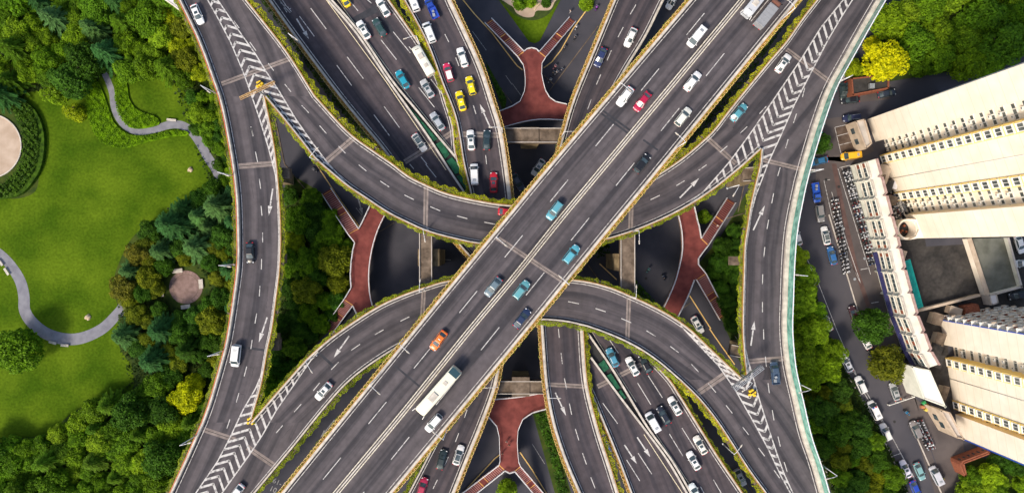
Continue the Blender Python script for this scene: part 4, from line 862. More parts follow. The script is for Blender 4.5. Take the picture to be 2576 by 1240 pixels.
# cooling plant with teal awning
c = P(2284, 655, 3); c.z = 0; r = thing('awning_roof', 'long teal sheet awning beside the row of cooling fans', 'awning', c)
q = [P(2276, 657, 3.2)-c, P(2290, 652, 3.2)-c, P(2323, 771, 3.2)-c, P(2308, 777, 3.2)-c]
mb = MB(); mb.prism([(v.x, v.y) for v in q], 3.1, 3.2); mb.obj('sheet', M['tealroof'], r); mb = MB()
for k in range(22): mb.beam(q[0].lerp(q[3], k/21)+Vector((0, 0, .04)), q[1].lerp(q[2], k/21)+Vector((0, 0, .04)), .07, .07)
mb.obj('rib', M['tealroof'], r)
mb = MB()
for v in q: mb.cyl((v.x, v.y, 0), (v.x, v.y, 3.1), .07, .07, 6)
mb.obj('post', M['steel_grey'], r)
def fan0():
    r = thing('cooling_unit', 'white cooling unit with a round fan in the row beside the teal awning', 'cooling unit', group='cooling units beside the awning')
    mb = MB(); mb.box(0, 0, .9, 1.6, .98, 1.8, math.radians(-16)); mb.obj('casing', M['frame'], r)
    mb = MB(); mb.cyl((.25, 0, 1.8), (.25, 0, 1.95), .42, .42, 14); mb.obj('fan', pm('dark_red_fan', (.12, .02, .03)), r); return r
f0 = fan0(); reg(f0)
for k in range(11):
    o = f0 if k == 0 else copy_tree(f0); a_ = P(2269, 674, 1.9).lerp(P(2298, 778, 1.9), k/10); a_.z = 0; o.location = a_
# ------------------------------------------------ vehicles
def ring_loft(mb, st, m=0):
    """st: (x, halfwidth, z_bottom, z_shoulder, z_top)"""
    rows = []
    for x, w_, zb, zs, zt in st:
        rows.append([(x, -w_*.92, zb), (x, -w_, zb+.25), (x, -w_, zs-.12), (x, -w_*.93, zs), (x, -w_*.5, zt-.01), (x, 0, zt), (x, w_*.5, zt-.01), (x, w_*.93, zs), (x, w_, zs-.12), (x, w_, zb+.25), (x, w_*.92, zb)])
    n = len(rows[0]); vs = [v for r in rows for v in r]; fs = []
    for i in range(len(rows)-1):
        for k in range(n-1): fs.append((i*n+k, (i+1)*n+k, (i+1)*n+k+1, i*n+k+1))
        fs.append((i*n+n-1, (i+1)*n+n-1, (i+1)*n, i*n))
    mb.idx(vs, [f[::-1] for f in fs], m, True); b = len(mb.v)-len(vs)
    mb.f.append(tuple(b+k for k in range(n))); mb.m.append(m); mb.sm.append(False)
    mb.f.append(tuple(b+len(vs)-n+k for k in reversed(range(n)))); mb.m.append(m); mb.sm.append(False)
def cabin(mb, xb0, xb1, xt0, xt1, zb, zt, wb, wt, m=0):
    """glasshouse with a gently crowned, rounded roof"""
    vs = [(xb0, -wb, zb), (xb1, -wb, zb), (xb1, wb, zb), (xb0, wb, zb), (xt0, -wt, zt-.05), (xt1, -wt, zt-.05), (xt1, wt, zt-.05), (xt0, wt, zt-.05),
          (xt0+.15, -wt+.14, zt), (xt1-.12, -wt+.14, zt), (xt1-.12, wt-.14, zt), (xt0+.15, wt-.14, zt)]
    mb.idx(vs, [(0, 1, 5, 4), (1, 2, 6, 5), (2, 3, 7, 6), (3, 0, 4, 7), (4, 5, 9, 8), (5, 6, 10, 9), (6, 7, 11, 10), (7, 4, 8, 11), (8, 9, 10, 11)], m)
    return vs
def pane(vs, ids, ins=.1, off=.014, bow=0):
    p = [Vector(vs[i]) for i in ids]; c = sum(p, Vector())/4; n = (p[1]-p[0]).cross(p[3]-p[0]).normalized()
    q = [v+(c-v)*ins*.8+n*off for v in p]; mb = MB(); mb.face(q)
    if bow:
        mb = MB(); a, b, c_, d = q; rows = []
        for k in range(7):
            t = k/6; s = math.sin(math.pi*t)*bow; rows.append((a.lerp(b, t)+Vector((s, 0, 0)), d.lerp(c_, t)+Vector((s*.6, 0, 0))))
        for k in range(6): mb.face([rows[k][0], rows[k+1][0], rows[k+1][1], rows[k][1]], 0, None, True)
    return mb
def wheels(r, xs, w_, rad=.33):
    for x in xs:
        for s_ in (-1, 1):
            mb = MB(); mb.cyl((0, -.11, 0), (0, .11, 0), rad, rad, 14); wh = mb.obj('wheel', M['tyre'], r, (x, s_*(w_-.1), rad)); mb = MB(); mb.cyl((0, s_*.112, 0), (0, s_*.13, 0), rad*.6, rad*.55, 10, 0); mb.obj('rim', M['rim'], wh)
def lights(r, xf, xr, y, zf, zr, l=.2):
    for s_ in (-1, 1):
        mb = MB(); mb.box(0, 0, 0, .32, .3, .1, -s_*.35); mb.obj('headlight', M['lampw'], r, (xf, s_*y, zf))
        mb = MB(); mb.box(0, 0, 0, .16, .32, .14, s_*.15); mb.obj('tail_light', M['lampr'], r, (xr, s_*y, zr))
def mirrors(r, x, y, z):
    for s_ in (-1, 1): mb = MB(); mb.box(0, 0, 0, .14, .2, .13, s_*.2); mb.obj('mirror', M['paint'], r, (x, s_*y, z))
KIND = {}
def protocar(kind):
    r = thing({'sedan': 'car', 'sun': 'car', 'hatch': 'car', 'suv': 'car', 'van': 'van', 'bus': 'bus', 'mini': 'minibus', 'truck': 'box_truck', 'pick': 'pickup_truck', 'conv': 'car', 'jeep': 'car'}[kind], '', '')
    if kind in ('sedan', 'sun', 'hatch', 'suv', 'conv', 'jeep'):
        tall = kind in ('suv', 'jeep'); h = 1.7 if tall else (1.52 if kind == 'hatch' else 1.45); sh = 1.02 if tall else .93; Wd = .94 if tall else .9
        x0, x1 = (-2.2, 2.3) if tall or kind == 'hatch' else (-2.38, 2.4)
        st = [(x0, .6*Wd/.9, .4, sh-.22, sh-.2), (x0+.06, .74*Wd/.9, .3, sh-.08, sh-.05), (x0+.28, .85*Wd/.9, .25, sh-.01, sh+.02), (x0+1.0, Wd, .22, sh, sh+.02), (-.2, Wd, .22, sh-.01, sh), (.9, Wd, .22, sh-.03, sh), (1.5, Wd*.985, .22, sh-.1, sh-.03), (x1-.35, Wd*.93, .25, sh-.2, sh-.13), (x1-.12, Wd*.8, .28, sh-.3, sh-.24), (x1, Wd*.55, .32, sh-.38, sh-.34)]
        mb = MB(); ring_loft(mb, st)
        if kind in ('sedan', 'sun', 'conv'): cb = (-1.95, 1.18, -1.2, .32)
        elif kind == 'hatch': cb = (-2.12, 1.2, -1.75, .35)
        else: cb = (-2.14, 1.1, -1.95, .4)
        vs = cabin(mb, *cb, sh-.03, h, Wd*.92, Wd*.72); mb.obj('body', M['paint'], r)
        pane(vs, (1, 2, 6, 5), .12, bow=.1).obj('windshield', M['glass'], r)
        pane(vs, (3, 0, 4, 7), .16, bow=-.08).obj('rear_window', M['glass'], r)
        pane(vs, (0, 1, 5, 4), .14).obj('side_window', M['glass'], r); pane(vs, (2, 3, 7, 6), .14).obj('side_window', M['glass'], r)
        wheels(r, (-1.35, 1.42), Wd, .34); lights(r, x1-.32, x0+.12, .62, sh-.24, sh-.1); mirrors(r, .85, Wd+.08, sh+.02)
        if kind == 'sun':
            mb = MB(); mb.box(-.15, 0, h+.008, .62, .78, .02); mb.obj('sunroof', M['glass'], r)
        if kind == 'conv':
            mb = MB(); mb.box(-.45, 0, h+.008, 1.35, 1.12, .02); mb.obj('glass_roof', M['glass'], r)
        if tall:
            for s_ in (-1, 1): mb = MB(); mb.beam((-1.7, s_*.56, h+.06), (.2, s_*.56, h+.06), .05, .05); mb.obj('roof_rail', M['steel_grey'], r)
    elif kind == 'van':
        mb = MB(); ring_loft(mb, [(-2.5, .78, .35, 1.0, 1.05), (-2.42, .9, .28, 1.1, 1.12), (-1.2, .95, .25, 1.1, 1.12), (1.4, .95, .25, 1.05, 1.1), (2.1, .9, .25, .95, 1.0), (2.42, .78, .3, .8, .85), (2.5, .6, .32, .7, .72)])
        vs = cabin(mb, -2.42, 1.85, -2.3, 1.05, 1.05, 1.95, .9, .8); mb.obj('body', M['paint'], r)
        pane(vs, (1, 2, 6, 5), .1, bow=.08).obj('windshield', M['glass'], r); pane(vs, (3, 0, 4, 7), .25).obj('rear_window', M['glass'], r)
        pane(vs, (0, 1, 5, 4), .2).obj('side_window', M['glass'], r); pane(vs, (2, 3, 7, 6), .2).obj('side_window', M['glass'], r)
        wheels(r, (-1.5, 1.5), .95, .35); lights(r, 2.25, -2.44, .7, .78, .9); mirrors(r, 1.55, 1.05, 1.15)
        mb = MB(); mb.box(-1.35, 0, 1.97, .55, .8, .06); mb.obj('roof_vent', M['steel_grey'], r)
    elif kind in ('bus', 'mini'):
        L, Wd, H = (12.2, 1.26, 3.1) if kind == 'bus' else (7.6, 1.1, 2.7); x0, x1 = -L/2, L/2
        mb = MB(); ring_loft(mb, [(x0, Wd*.9, .4, H-.25, H-.2), (x0+.12, Wd, .35, H-.08, H-.02), (x0+1, Wd, .35, H-.05, H), (x1-1.2, Wd, .35, H-.05, H), (x1-.3, Wd*.98, .35, H-.3, H-.15), (x1, Wd*.85, .4, H-1.1, H-.9)]); mb.obj('body', M['paint'], r)
        for s_ in (-1, 1):
            mb = MB(); nW = int(L/1.4)
            for k in range(nW): mb.box(x0+.9+(L-2.2)*(k+.5)/nW, 0, 0, (L-2.2)/nW-.14, .04, .95)
            mb.obj('side_window', M['glass'], r, (0, s_*(Wd+.01), H-1.05))
        mb = MB(); mb.idx([(x1-.3+.02, -Wd*.9, H-.32), (x1-.3+.02, Wd*.9, H-.32), (x1+.03, Wd*.76, H-1.25), (x1+.03, -Wd*.76, H-1.25)], [(3, 2, 1, 0)]); mb.obj('windshield', M['glass'], r)
        if kind == 'bus': mb = MB(); mb.box(x0+.8, 0, H+.01, 1.5, 2.2, .08); mb.obj('dark_roof_panel', pm('dark_teal_roof_panel', (.02, .06, .08), rough=.3), r)
        mb = MB(); mb.box(L*.12, 0, H+.12, L*.17, Wd*1.1, .24, 0, 0, .9); mb.obj('roof_unit', M['parapet'], r)
        mb = MB(); mb.box(-L*.2, 0, H+.06, .9, .9, .12, 0, 0, .85); mb.obj('roof_hatch', M['parapet'], r)
        if kind == 'mini':
            mb = MB()
            for k in range(3): mb.cyl((L*.36, -.3+.3*k, H-.02), (L*.36, -.3+.3*k, H+.02), .1, .1, 8)
            mb.obj('marker_light', M['black'], r)
        wheels(r, (-L*.3, L*.3), Wd, .48); lights(r, x1-.12, x0, .85, .8, 1.1)
        for s_ in (-1, 1): mb = MB(); mb.beam((x1-.3, s_*Wd, H-.5), (x1+.5, s_*(Wd+.15), H-.7), .12, .3); mb.obj('mirror', M['frame'], r)
    elif kind == 'truck':
        mb = MB(); ring_loft(mb, [(1.7, 1.0, .5, 2.2, 2.25), (2.2, 1.0, .45, 2.25, 2.3), (3.1, 1.0, .45, 2.1, 2.2), (3.35, .95, .45, 1.4, 1.45), (3.5, .88, .5, 1.0, 1.05)]); mb.obj('cab', M['paint'], r)
        mb = MB(); mb.idx([(3.13, -.88, 2.1), (3.13, .88, 2.1), (3.39, .82, 1.45), (3.39, -.82, 1.45)], [(3, 2, 1, 0)]); mb.obj('windshield', M['glass'], r)
        mb = MB(); mb.box(-1, 0, 1.85, 5.1, 2.15, 2.1); mb.box(-1, 0, .7, 5.0, 1.2, .25, 0, 1)
        for k in range(6): mb.box(-3.3+.92*k, 0, 2.92, .06, 2.12, .05, 0, 0)
        mb.obj('cargo_box', [M['box'], M['black']], r); wheels(r, (-2.2, 2.4), 1.0, .42); lights(r, 3.45, -3.55, .7, .85, .9)
        for s_ in (-1, 1): mb = MB(); mb.box(0, 0, 0, .12, .3, .4); mb.obj('mirror', M['black'], r, (3.2, s_*1.2, 1.8))
    elif kind == 'pick':
        mb = MB(); ring_loft(mb, [(.2, .9, .4, 1.0, 1.0), (1.2, .9, .3, 1.0, 1.02), (2.1, .88, .3, .9, .95), (2.45, .7, .35, .7, .72)])
        vs = cabin(mb, .25, 1.7, .35, 1.2, .95, 1.65, .84, .7); mb.obj('cab', M['paint'], r); pane(vs, (1, 2, 6, 5), .1, bow=.08).obj('windshield', M['glass'], r)
        pane(vs, (0, 1, 5, 4), .14).obj('side_window', M['glass'], r); pane(vs, (2, 3, 7, 6), .14).obj('side_window', M['glass'], r)
        mb = MB(); mb.box(-1.2, 0, .75, 2.7, 1.75, .12)
        for s_ in (-1, 1): mb.box(-1.2, s_*.85, .98, 2.7, .08, .4)
        mb.box(-2.52, 0, .98, .08, 1.7, .4); mb.obj('cargo_bed', M['box'], r); wheels(r, (-1.5, 1.4), .9, .35); lights(r, 2.25, -2.55, .65, .65, .8); mirrors(r, 1.35, 1.0, 1.1)
        mb = MB(); mb.box(-.9, 0, 1.1, .5, .5, .5, .3); mb.box(-1.7, .2, 1.05, .7, .6, .4, -.2); mb.obj('load', M['steel_grey'], r)
    for ch in list(r.children): pass
    reg(r); KIND[kind] = [r, False]
W_, SV, BK, NV, TE, RD, YE = (.8, .8, .8), (.45, .46, .48), (.015, .016, .02), (.02, .035, .09), (.1, .34, .42), (.5, .015, .03), (.85, .66, .01)
CARS = [  # x, y, dx, dy, z, kind, colour, label
 (500, 39, .42, 1, ZM, 'sun', W_, 'white car alone at the top of the left viaduct'), (632, 636, .02, 1, ZM, 'sedan', BK, 'black car alone on the middle of the left viaduct'),
 (597, 893, -.12, 1, ZM, 'van', W_, 'white van on the lower left viaduct'), (816, 982, -.68, .76, ZM, 'sun', W_, 'white car on the lower left curved ramp beside the striped gore'),
 (597, 1237, -.62, .78, ZM, 'sedan', W_, 'white car cut by the bottom edge at the lower left gore'), (1279, 534, 1, .07, ZM, 'sedan', RD, 'red car slipping under the wide diagonal deck'),
 (1856, 285, .66, -.75, ZM, 'sedan', TE, 'teal car on the upper right curved ramp'), (1967, 162, .58, -.81, ZM, 'sun', W_, 'white car next to the upper right striped gore'), (1946, 936, -.1, -1, ZM, 'pick', (.05, .08, .13), 'dark blue truck on the right viaduct beside the lower gore'),
 (1750, 96, -.63, .78, ZT, 'van', W_, 'long white van alone high on the diagonal deck'), (1571, 245, -.6, .8, ZT, 'sedan', W_, 'white car beside the crimson car on the diagonal deck'), (1614, 258, -.62, .78, ZT, 'sedan', (.42, .015, .06), 'crimson car beside a white car on the diagonal deck'),
 (1740, 207, .62, -.78, ZT, 'sedan', W_, 'white car right of the median near the top of the diagonal deck'), (1716, 296, .62, -.78, ZT, 'hatch', (.75, .74, .66), 'creamy white car nearest the right edge of the diagonal deck'),
 (1897, 10, -.62, .78, ZT, 'mini', (.5, .52, .55), 'silver minibus cut by the top edge on the diagonal deck'), (1925, 40, .62, -.78, ZT, 'truck', (.3, .12, .07), 'grey box lorry with a dull rusty cab at the top of the diagonal deck'),
 (1613, 413, .62, -.78, ZT, 'hatch', BK, 'black hatchback at the right edge of the diagonal deck'), (1395, 530, -.6, .8, ZT, 'suv', TE, 'teal people carrier left of the median ladder bars'), (1436, 640, .62, -.78, ZT, 'suv', (.1, .4, .5), 'teal people carrier above the deck joint on the right lanes'),
 (1311, 729, .62, -.78, ZT, 'suv', (.12, .36, .4), 'teal people carrier just below the deck joint'), (1313, 800, .62, -.78, ZT, 'sedan', NV, 'navy car near the right edge below the deck joint'), (1241, 721, -.62, .78, ZT, 'sedan', (.14, .2, .24), 'slate grey car left of the median below the deck joint'),
 (1104, 855, -.6, .8, ZT, 'sedan', (.85, .2, .03), 'orange taxi on the lower diagonal deck'), (1105, 978, -.66, .75, ZT, 'bus', (.8, .77, .62), 'long cream bus against the median of the diagonal deck'), (1092, 1061, -.66, .75, ZT, 'hatch', W_, 'white car just behind the long cream bus'),
 (866, -2, -.5, -.85, ZL, 'sedan', YE, 'yellow taxi cut by the top edge on the main road'), (916, 78, -.5, -.85, ZL, 'sun', W_, 'white car with a sunroof beside the painted gantry shadow'), (956, 72, -.5, -.85, ZL, 'sedan', (.03, .07, .07), 'dark green car between two white cars at the top'), (965, 22, -.5, -.85, ZL, 'sedan', W_, 'white car at the right end of the painted gantry shadow'),
 (1067, 158, -.5, -.86, ZL, 'mini', (.78, .77, .66), 'cream minibus on the right side of the upper main road'), (1014, 202, -.5, -.85, ZL, 'sedan', (.02, .3, .42), 'bright blue car beside the median of the upper main road'), (1076, 225, -.5, -.86, ZL, 'sun', SV, 'silver car below the cream minibus'), (1101, 307, -.55, -.83, ZL, 'sedan', (.4, .43, .47), 'grey car beside the green safety netting'),
 (1056, 360, .56, .83, ZL, 'conv', (.6, .6, .6), 'silver car with a dark roof left of the safety netting'),
 (1041, 7, -.35, -.94, ZL+1, 'van', W_, 'white van cut by the top edge on the upper ramp'), (1087, 25, -.42, -.9, ZL+1, 'pick', (.02, .06, .35), 'blue pickup truck at the top of the upper ramp'), (1081, 85, -.36, -.93, ZL+1, 'van', (.78, .8, .8), 'white people carrier left on the upper ramp'),
 (1164, 147, -.3, -.95, ZL+1, 'sedan', W_, 'white saloon right of the red and white taxi'), (1129, 185, -.28, -.96, ZL+1, 'hatch', (.6, .03, .1), 'red and white taxi on the upper ramp'), (1185, 218, -.25, -.97, ZL+1, 'hatch', YE, 'upper of the two yellow taxis on the upper ramp'), (1160, 256, -.25, -.97, ZL+1, 'sedan', (.9, .68, .01), 'lower of the two yellow taxis on the upper ramp'),
 (1185, 354, -.08, -1, ZL+1, 'sun', W_, 'white car beside the black car on the upper ramp'), (1225, 354, .03, -1, ZL+1, 'sedan', (.02, .04, .05), 'black car beside a white one on the upper ramp'), (1194, 440, -.05, -1, ZL+1, 'van', W_, 'white van at the lower end of the upper ramp'), (1242, 460, 0, -1, ZL+1, 'sun', RD, 'red car at the lower end of the upper ramp'),
 (1585, 97, -.42, .9, ZL+1, 'sedan', W_, 'white car on the ramp right of the top footbridge'), (1510, 147, -.4, .92, ZL+1, 'sedan', (.03, .045, .13), 'navy car on the ramp right of the top footbridge'), (1690, 5, -.5, .86, .02, 'sedan', W_, 'white car at street level by the top edge'),
 (1112, 1153, .25, -.97, ZL+1, 'sedan', (.02, .035, .04), 'black car on the lower middle ramp'), (1154, 1142, .3, -.95, ZL+1, 'conv', W_, 'white car with a large dark glass roof on the lower middle ramp'), (1063, 1223, .3, -.95, ZL+1, 'sedan', (.4, .02, .07), 'maroon car at the bottom of the lower middle ramp'),
 (1540, 898, -.42, -.9, ZL, 'sedan', (.08, .28, .4), 'blue car below the curved ramp on the lower main road'), (1590, 920, -.48, -.88, ZL, 'sun', W_, 'white car behind the blue car on the lower main road'), (1622, 914, -.45, -.9, ZL, 'sedan', BK, 'black car half hidden by the curved ramp hedge'),
 (1696, 1019, -.5, -.87, ZL, 'sun', W_, 'white car with a sunroof right of the black saloon'), (1668, 1043, -.5, -.87, ZL, 'sedan', (.02, .025, .04), 'black saloon between two white cars on the lower main road'), (1641, 1059, -.5, -.87, ZL, 'van', (.76, .77, .8), 'white people carrier left of the black saloon'),
 (1760, 1117, -.5, -.87, ZL, 'sun', (.78, .76, .7), 'cream white car near the right edge of the lower main road'), (1743, 1156, -.5, -.87, ZL, 'sun', W_, 'white car with a black sunroof left of a cream one near the bottom'), (1748, 1236, -.5, -.87, ZL, 'sedan', (.7, .76, .76), 'pale car cut by the bottom edge on the lower main road'),
 (1860, 1198, .45, .9, .02, 'sun', SV, 'silver car at street level in the gap by the lower right ramp'), (1753, 816, .5, .87, .02, 'sun', W_, 'white car at street level below the right footbridge'), (1354, 422, -.55, .83, .02, 'sun', (.6, .6, .62), 'silver car at street level below the top centre pier'), (1303, 459, .5, .86, .02, 'sedan', (.07, .09, .14), 'dark blue car at street level in the top centre gap'),
 (1530, 1110, .5, .86, .02, 'sedan', (.02, .05, .3), 'blue car at street level peeping beside the lower ramp'),
 (2057, 406, -1, .22, .03, 'sedan', (.02, .16, .35), 'blue hatchback parked under the dark street tree'), (2137, 393, -1, .12, .03, 'van', (.85, .45, .02), 'orange yellow van parked beside the white zigzag block'), (2050, 486, .15, 1, .03, 'pick', (.02, .1, .5), 'blue pickup parked at the top of the parking strip'),
 (2060, 537, .15, 1, .03, 'jeep', (.25, .24, .24), 'grey off-roader parked below the blue pickup'), (2074, 593, -.22, -1, .03, 'conv', W_, 'white car with a black roof in the parking strip'), (2090, 643, -.25, -1, .03, 'sedan', (.03, .13, .35), 'small blue car in the parking strip'),
 (2002, 595, -.3, -1, .03, 'sedan', W_, 'white car half hidden by the teal barrier'), (2036, 697, -.35, -1, .03, 'sun', W_, 'white car parked by the upper bright street trees'), (2077, 810, -.4, -.95, .03, 'sedan', W_, 'white car parked between the bright street trees'), (2145, 790, -.35, -1, .03, 'suv', (.05, .015, .025), 'maroon car parked at the end of the pavement'),
 (2174, 855, -.45, -.9, .03, 'sedan', W_, 'white car coming out from under the round street tree'), (2195, 893, -.5, -.87, .03, 'sedan', BK, 'black car hidden between the two round street trees'), (2127, 913, -.45, -.9, .03, 'sun', (.75, .76, .8), 'white car topmost of the lower kerbside row'), (2162, 966, -.42, -.92, .03, 'suv', W_, 'white off-roader second in the lower kerbside row'),
 (2195, 1029, -.45, -.92, .03, 'van', W_, 'white van with red and blue lamps third in the kerbside row'), (2224, 1084, -.42, -.92, .03, 'jeep', (.6, .6, .63), 'boxy silver off-roader fourth in the kerbside row'), (2247, 983, -.32, -.95, .03, 'sun', (.35, .36, .37), 'grey car parked below the olive street tree'), (2299, 1078, -.42, -.92, .03, 'suv', (.22, .2, .2), 'brown grey off-roader beside the bicycle pen'),
 (2274, 1177, -.4, -.92, .03, 'sun', (.72, .7, .8), 'lilac white car in the lowest kerbside bay'), (2309, 1183, .4, .92, .03, 'sedan', (.2, .38, .4), 'pale teal car driving beside the lilac white one'), (2350, 1193, -.45, -.9, .03, 'van', (.52, .53, .58), 'silver van near the lower right corner'), (2299, 1228, .4, .92, .03, 'sedan', (.02, .06, .4), 'deep blue car cut by the bottom edge at the kerb'),
 (2135, 253, -1, .1, .03, 'sedan', BK, 'black car in front of the small brick building'), (2227, 237, 1, -.2, .03, 'sedan', (.03, .04, .06), 'dark car right of the small brick building'), (2139, 298, -1, .12, .03, 'suv', (.02, .025, .07), 'navy people carrier above the empty parking bays'), (2118, 232, .1, 1, .03, 'sedan', (.04, .06, .06), 'dark green car left of the small brick building'), (2430, 192, -1, .2, .03, 'sedan', (.05, .05, .06), 'dark car in the lane under the big trees'),
 (2560, 615, .3, 1, .03, 'sedan', W_, 'white car upper of two behind the pale wall'), (2566, 662, -1, .1, .03, 'sedan', W_, 'white car lower of two behind the pale wall'), (2556, 742, -1, .2, .03, 'sedan', BK, 'black car at the right edge below the grey roof'),
]
CATN = {'van': 'van', 'bus': 'bus', 'mini': 'minibus', 'truck': 'truck', 'pick': 'pickup'}
for x, y, dx, dy, z, kind, colr, lb in CARS:
    if kind not in KIND: protocar(kind)
    r0, used = KIND[kind]
    o = copy_tree(r0) if used else r0
    if not used: KIND[kind][1] = True
    o.location = P(x, y, z+(.0 if z > 1 else .03)); o.rotation_euler.z = math.atan2(-dy, dx)
    o['label'] = lb; o['category'] = CATN.get(kind, 'taxi' if 'taxi' in lb else 'car'); o['group'] = 'vehicles on the roads'
    for c in o.children:
        if c.name.split('.')[0] in ('body', 'cab', 'mirror'): c.color = (*colr, 1)
        if c.name.split('.')[0] in ('cargo_box', 'cargo_bed'): c.color = (.33, .34, .36, 1) if 'grey' in lb else (*[min(1, v*1.5) for v in colr], 1)
    if 'red and white taxi' in lb or 'silver off-roader fourth' in lb:
        mb = MB(); mb.box(-.75, 0, 1.53 if 'taxi' in lb else 1.71, 1.9, 1.24, .03, 0); pnl = mb.obj('roof_panel', M['frame'], o)
    if 'yellow taxi' in lb or 'orange taxi' in lb:
        mb = MB(); mb.box(0, 0, 0, .2, .5, .14); mb.obj('roof_sign', M['frame'], o, (-.4, 0, 1.53))
    if 'lamps third' in lb:
        for s_, m_ in ((-1, 'lampr'), (1, 'blue')): mb = MB(); mb.box(0, 0, 0, .3, .4, .14); mb.obj('beacon', M[m_], o, (1.0, s_*.35, 2.02))

# ------------------------------------------------ motorbikes, bicycles and people
mb = MB()
for x in (-.62, .62): mb.cyl((x, -.05, .3), (x, .05, .3), .3, .3, 10, 0)
mb.box(0, 0, .5, 1.0, .28, .3, 0, 1); mb.box(-.3, 0, .78, .75, .3, .12, 0, 2); mb.box(.35, 0, .8, .35, .34, .35, 0, 1); mb.beam((.5, -.34, 1.05), (.5, .34, 1.05), .06, .06, 3); mb.box(-.72, 0, .85, .3, .3, .25, 0, 1); mb.beam((.6, 0, .3), (.5, 0, 1.05), .08, .08, 3)
scm = mb.mesh('motor_scooter', [M['tyre'], M['paint'], M['black'], M['steel_grey']])
SCC = [(.5, .5, .52), (.7, .7, .7), (.03, .03, .04), (.14, .03, .03), (.03, .05, .12), (.04, .04, .045), (.3, .3, .32), (.05, .05, .05), (.55, .55, .58), (.25, .27, .3)]
def scooters(n, a, b, c, d, group, label, rz, rows):
    for k in range(n):
        i, j = k//rows, k % rows; m_ = n//rows
        s_ = (i+.5)/m_+R.uniform(-.006, .006); t = (j+.5)/rows
        p = Vector(a).lerp(Vector(b), s_).lerp(Vector(c).lerp(Vector(d), s_), t)
        o = link('motor_scooter', scm, None, P(p.x, p.y, .03)); o.rotation_euler.z = rz+R.gauss(0, .1); o.color = (*R.choice(SCC), 1); tag(o, label, 'motor scooter', group)
scooters(92, (2120, 428), (2190, 668), (2132, 426), (2200, 664), 'scooters racked in front of the zigzag block', 'small motor scooter racked in front of the zigzag block', math.radians(15), 2)
scooters(40, (2092, 500), (2124, 690), (2101, 498), (2131, 686), 'scooters in the parking strip', 'small motor scooter in the narrow strip beside the parked cars', math.radians(15), 2)
scooters(24, (2290, 1062), (2337, 1130), (2316, 1048), (2345, 1125), 'scooters beside the off-roader', 'small motor scooter in the pen beside the brown grey off-roader', math.radians(12), 2)
scooters(48, (2236, 486), (2244, 552), (2268, 508), (2290, 548), 'scooters in the alley at the tower foot', 'small motor scooter crowded in the alley at the tower foot', math.radians(-60), 4)
# person: one skinned, continuous figure
def person_mesh(name, pose):
    me = bpy.data.meshes.new(name); J, E_, Rr = pose; me.from_pydata(J, E_, []); o = bpy.data.objects.new(name, me); COL.objects.link(o)
    m = o.modifiers.new('s', 'SKIN'); m.use_smooth_shade = True
    for i, rr in enumerate(Rr): me.skin_vertices[0].data[i].radius = (rr, rr)
    me.skin_vertices[0].data[0].use_root = True
    o.modifiers.new('d', 'SUBSURF').levels = 1
    dg = bpy.context.evaluated_depsgraph_get(); ev = o.evaluated_get(dg); nm = bpy.data.meshes.new_from_object(ev); bpy.data.objects.remove(o)
    nm.materials.clear()
    for mt in (M['cloth'], M['skin'], M['black']): nm.materials.append(mt)
    for p in nm.polygons:
        c = p.center; p.material_index = 2 if (c.z > 1.62 or c.z < .1) else (1 if c.z > 1.42 or abs(c.y) > .3 and c.z < 1.0 else 0)
    nm.name = name; return nm
walkp = ([(0, 0, .95), (0, 0, 1.2), (0, 0, 1.42), (0, 0, 1.55), (.03, 0, 1.68), (0, .1, .9), (.12, .11, .5), (.05, .11, .08), (.17, .11, .03), (0, -.1, .9), (-.05, -.11, .5), (-.25, -.11, .1), (-.13, -.11, .03), (0, .19, 1.38), (-.08, .25, 1.12), (.08, .27, .9), (0, -.19, 1.38), (.06, -.25, 1.12), (.2, -.27, .92)],
   [(0, 1), (1, 2), (2, 3), (3, 4), (0, 5), (5, 6), (6, 7), (7, 8), (0, 9), (9, 10), (10, 11), (11, 12), (2, 13), (13, 14), (14, 15), (2, 16), (16, 17), (17, 18)], [.15, .14, .15, .06, .11, .1, .07, .05, .045, .1, .07, .05, .045, .075, .055, .04, .075, .055, .04])
ridep = ([(0, 0, .85), (.05, 0, 1.1), (.1, 0, 1.32), (.12, 0, 1.45), (.16, 0, 1.58), (.05, .12, .85), (.42, .16, .78), (.38, .15, .4), (.5, .15, .36), (.05, -.12, .85), (.42, -.16, .78), (.38, -.15, .4), (.5, -.15, .36), (.12, .2, 1.28), (.25, .28, 1.1), (.5, .3, 1.08), (.12, -.2, 1.28), (.25, -.28, 1.1), (.5, -.3, 1.08)], walkp[1], walkp[2])
pw, pr = person_mesh('person', walkp), person_mesh('person', ridep)
for x, y, z, rz, c_, lb in ((1275, 1108, FB, 1.2, (.7, .68, .66), 'person in a pale top walking in the pair on the bottom footbridge'), (1281, 1116, FB, 1.4, (.05, .05, .06), 'person in dark clothes walking in the pair on the bottom footbridge'), (1264, 1137, FB, -1.5, (.12, .1, .1), 'lone walker near the left railing of the bottom footbridge'),
     (1434, 32, 0, .6, (.55, .5, .5), 'person in light clothes on the paving above the right stair'), (1803, 617-0, 3.6, .8, (.75, .7, .65), 'person in a white hat climbing the right footbridge stair'), (2420-160, 1000, 0, 0, (.6, .2, .05), 'person in orange beside the pavement below the olive tree'), (2368, 1201, 0, 0, (.6, .6, .05), 'person in yellow on the pavement near the silver van')):
    if x == 1803: x, y, z = 1803, 568, 4.0
    o = link('person', pw, None, P(x, y, z)); o.rotation_euler.z = rz; o.color = (*c_, 1); tag(o, lb, 'person')
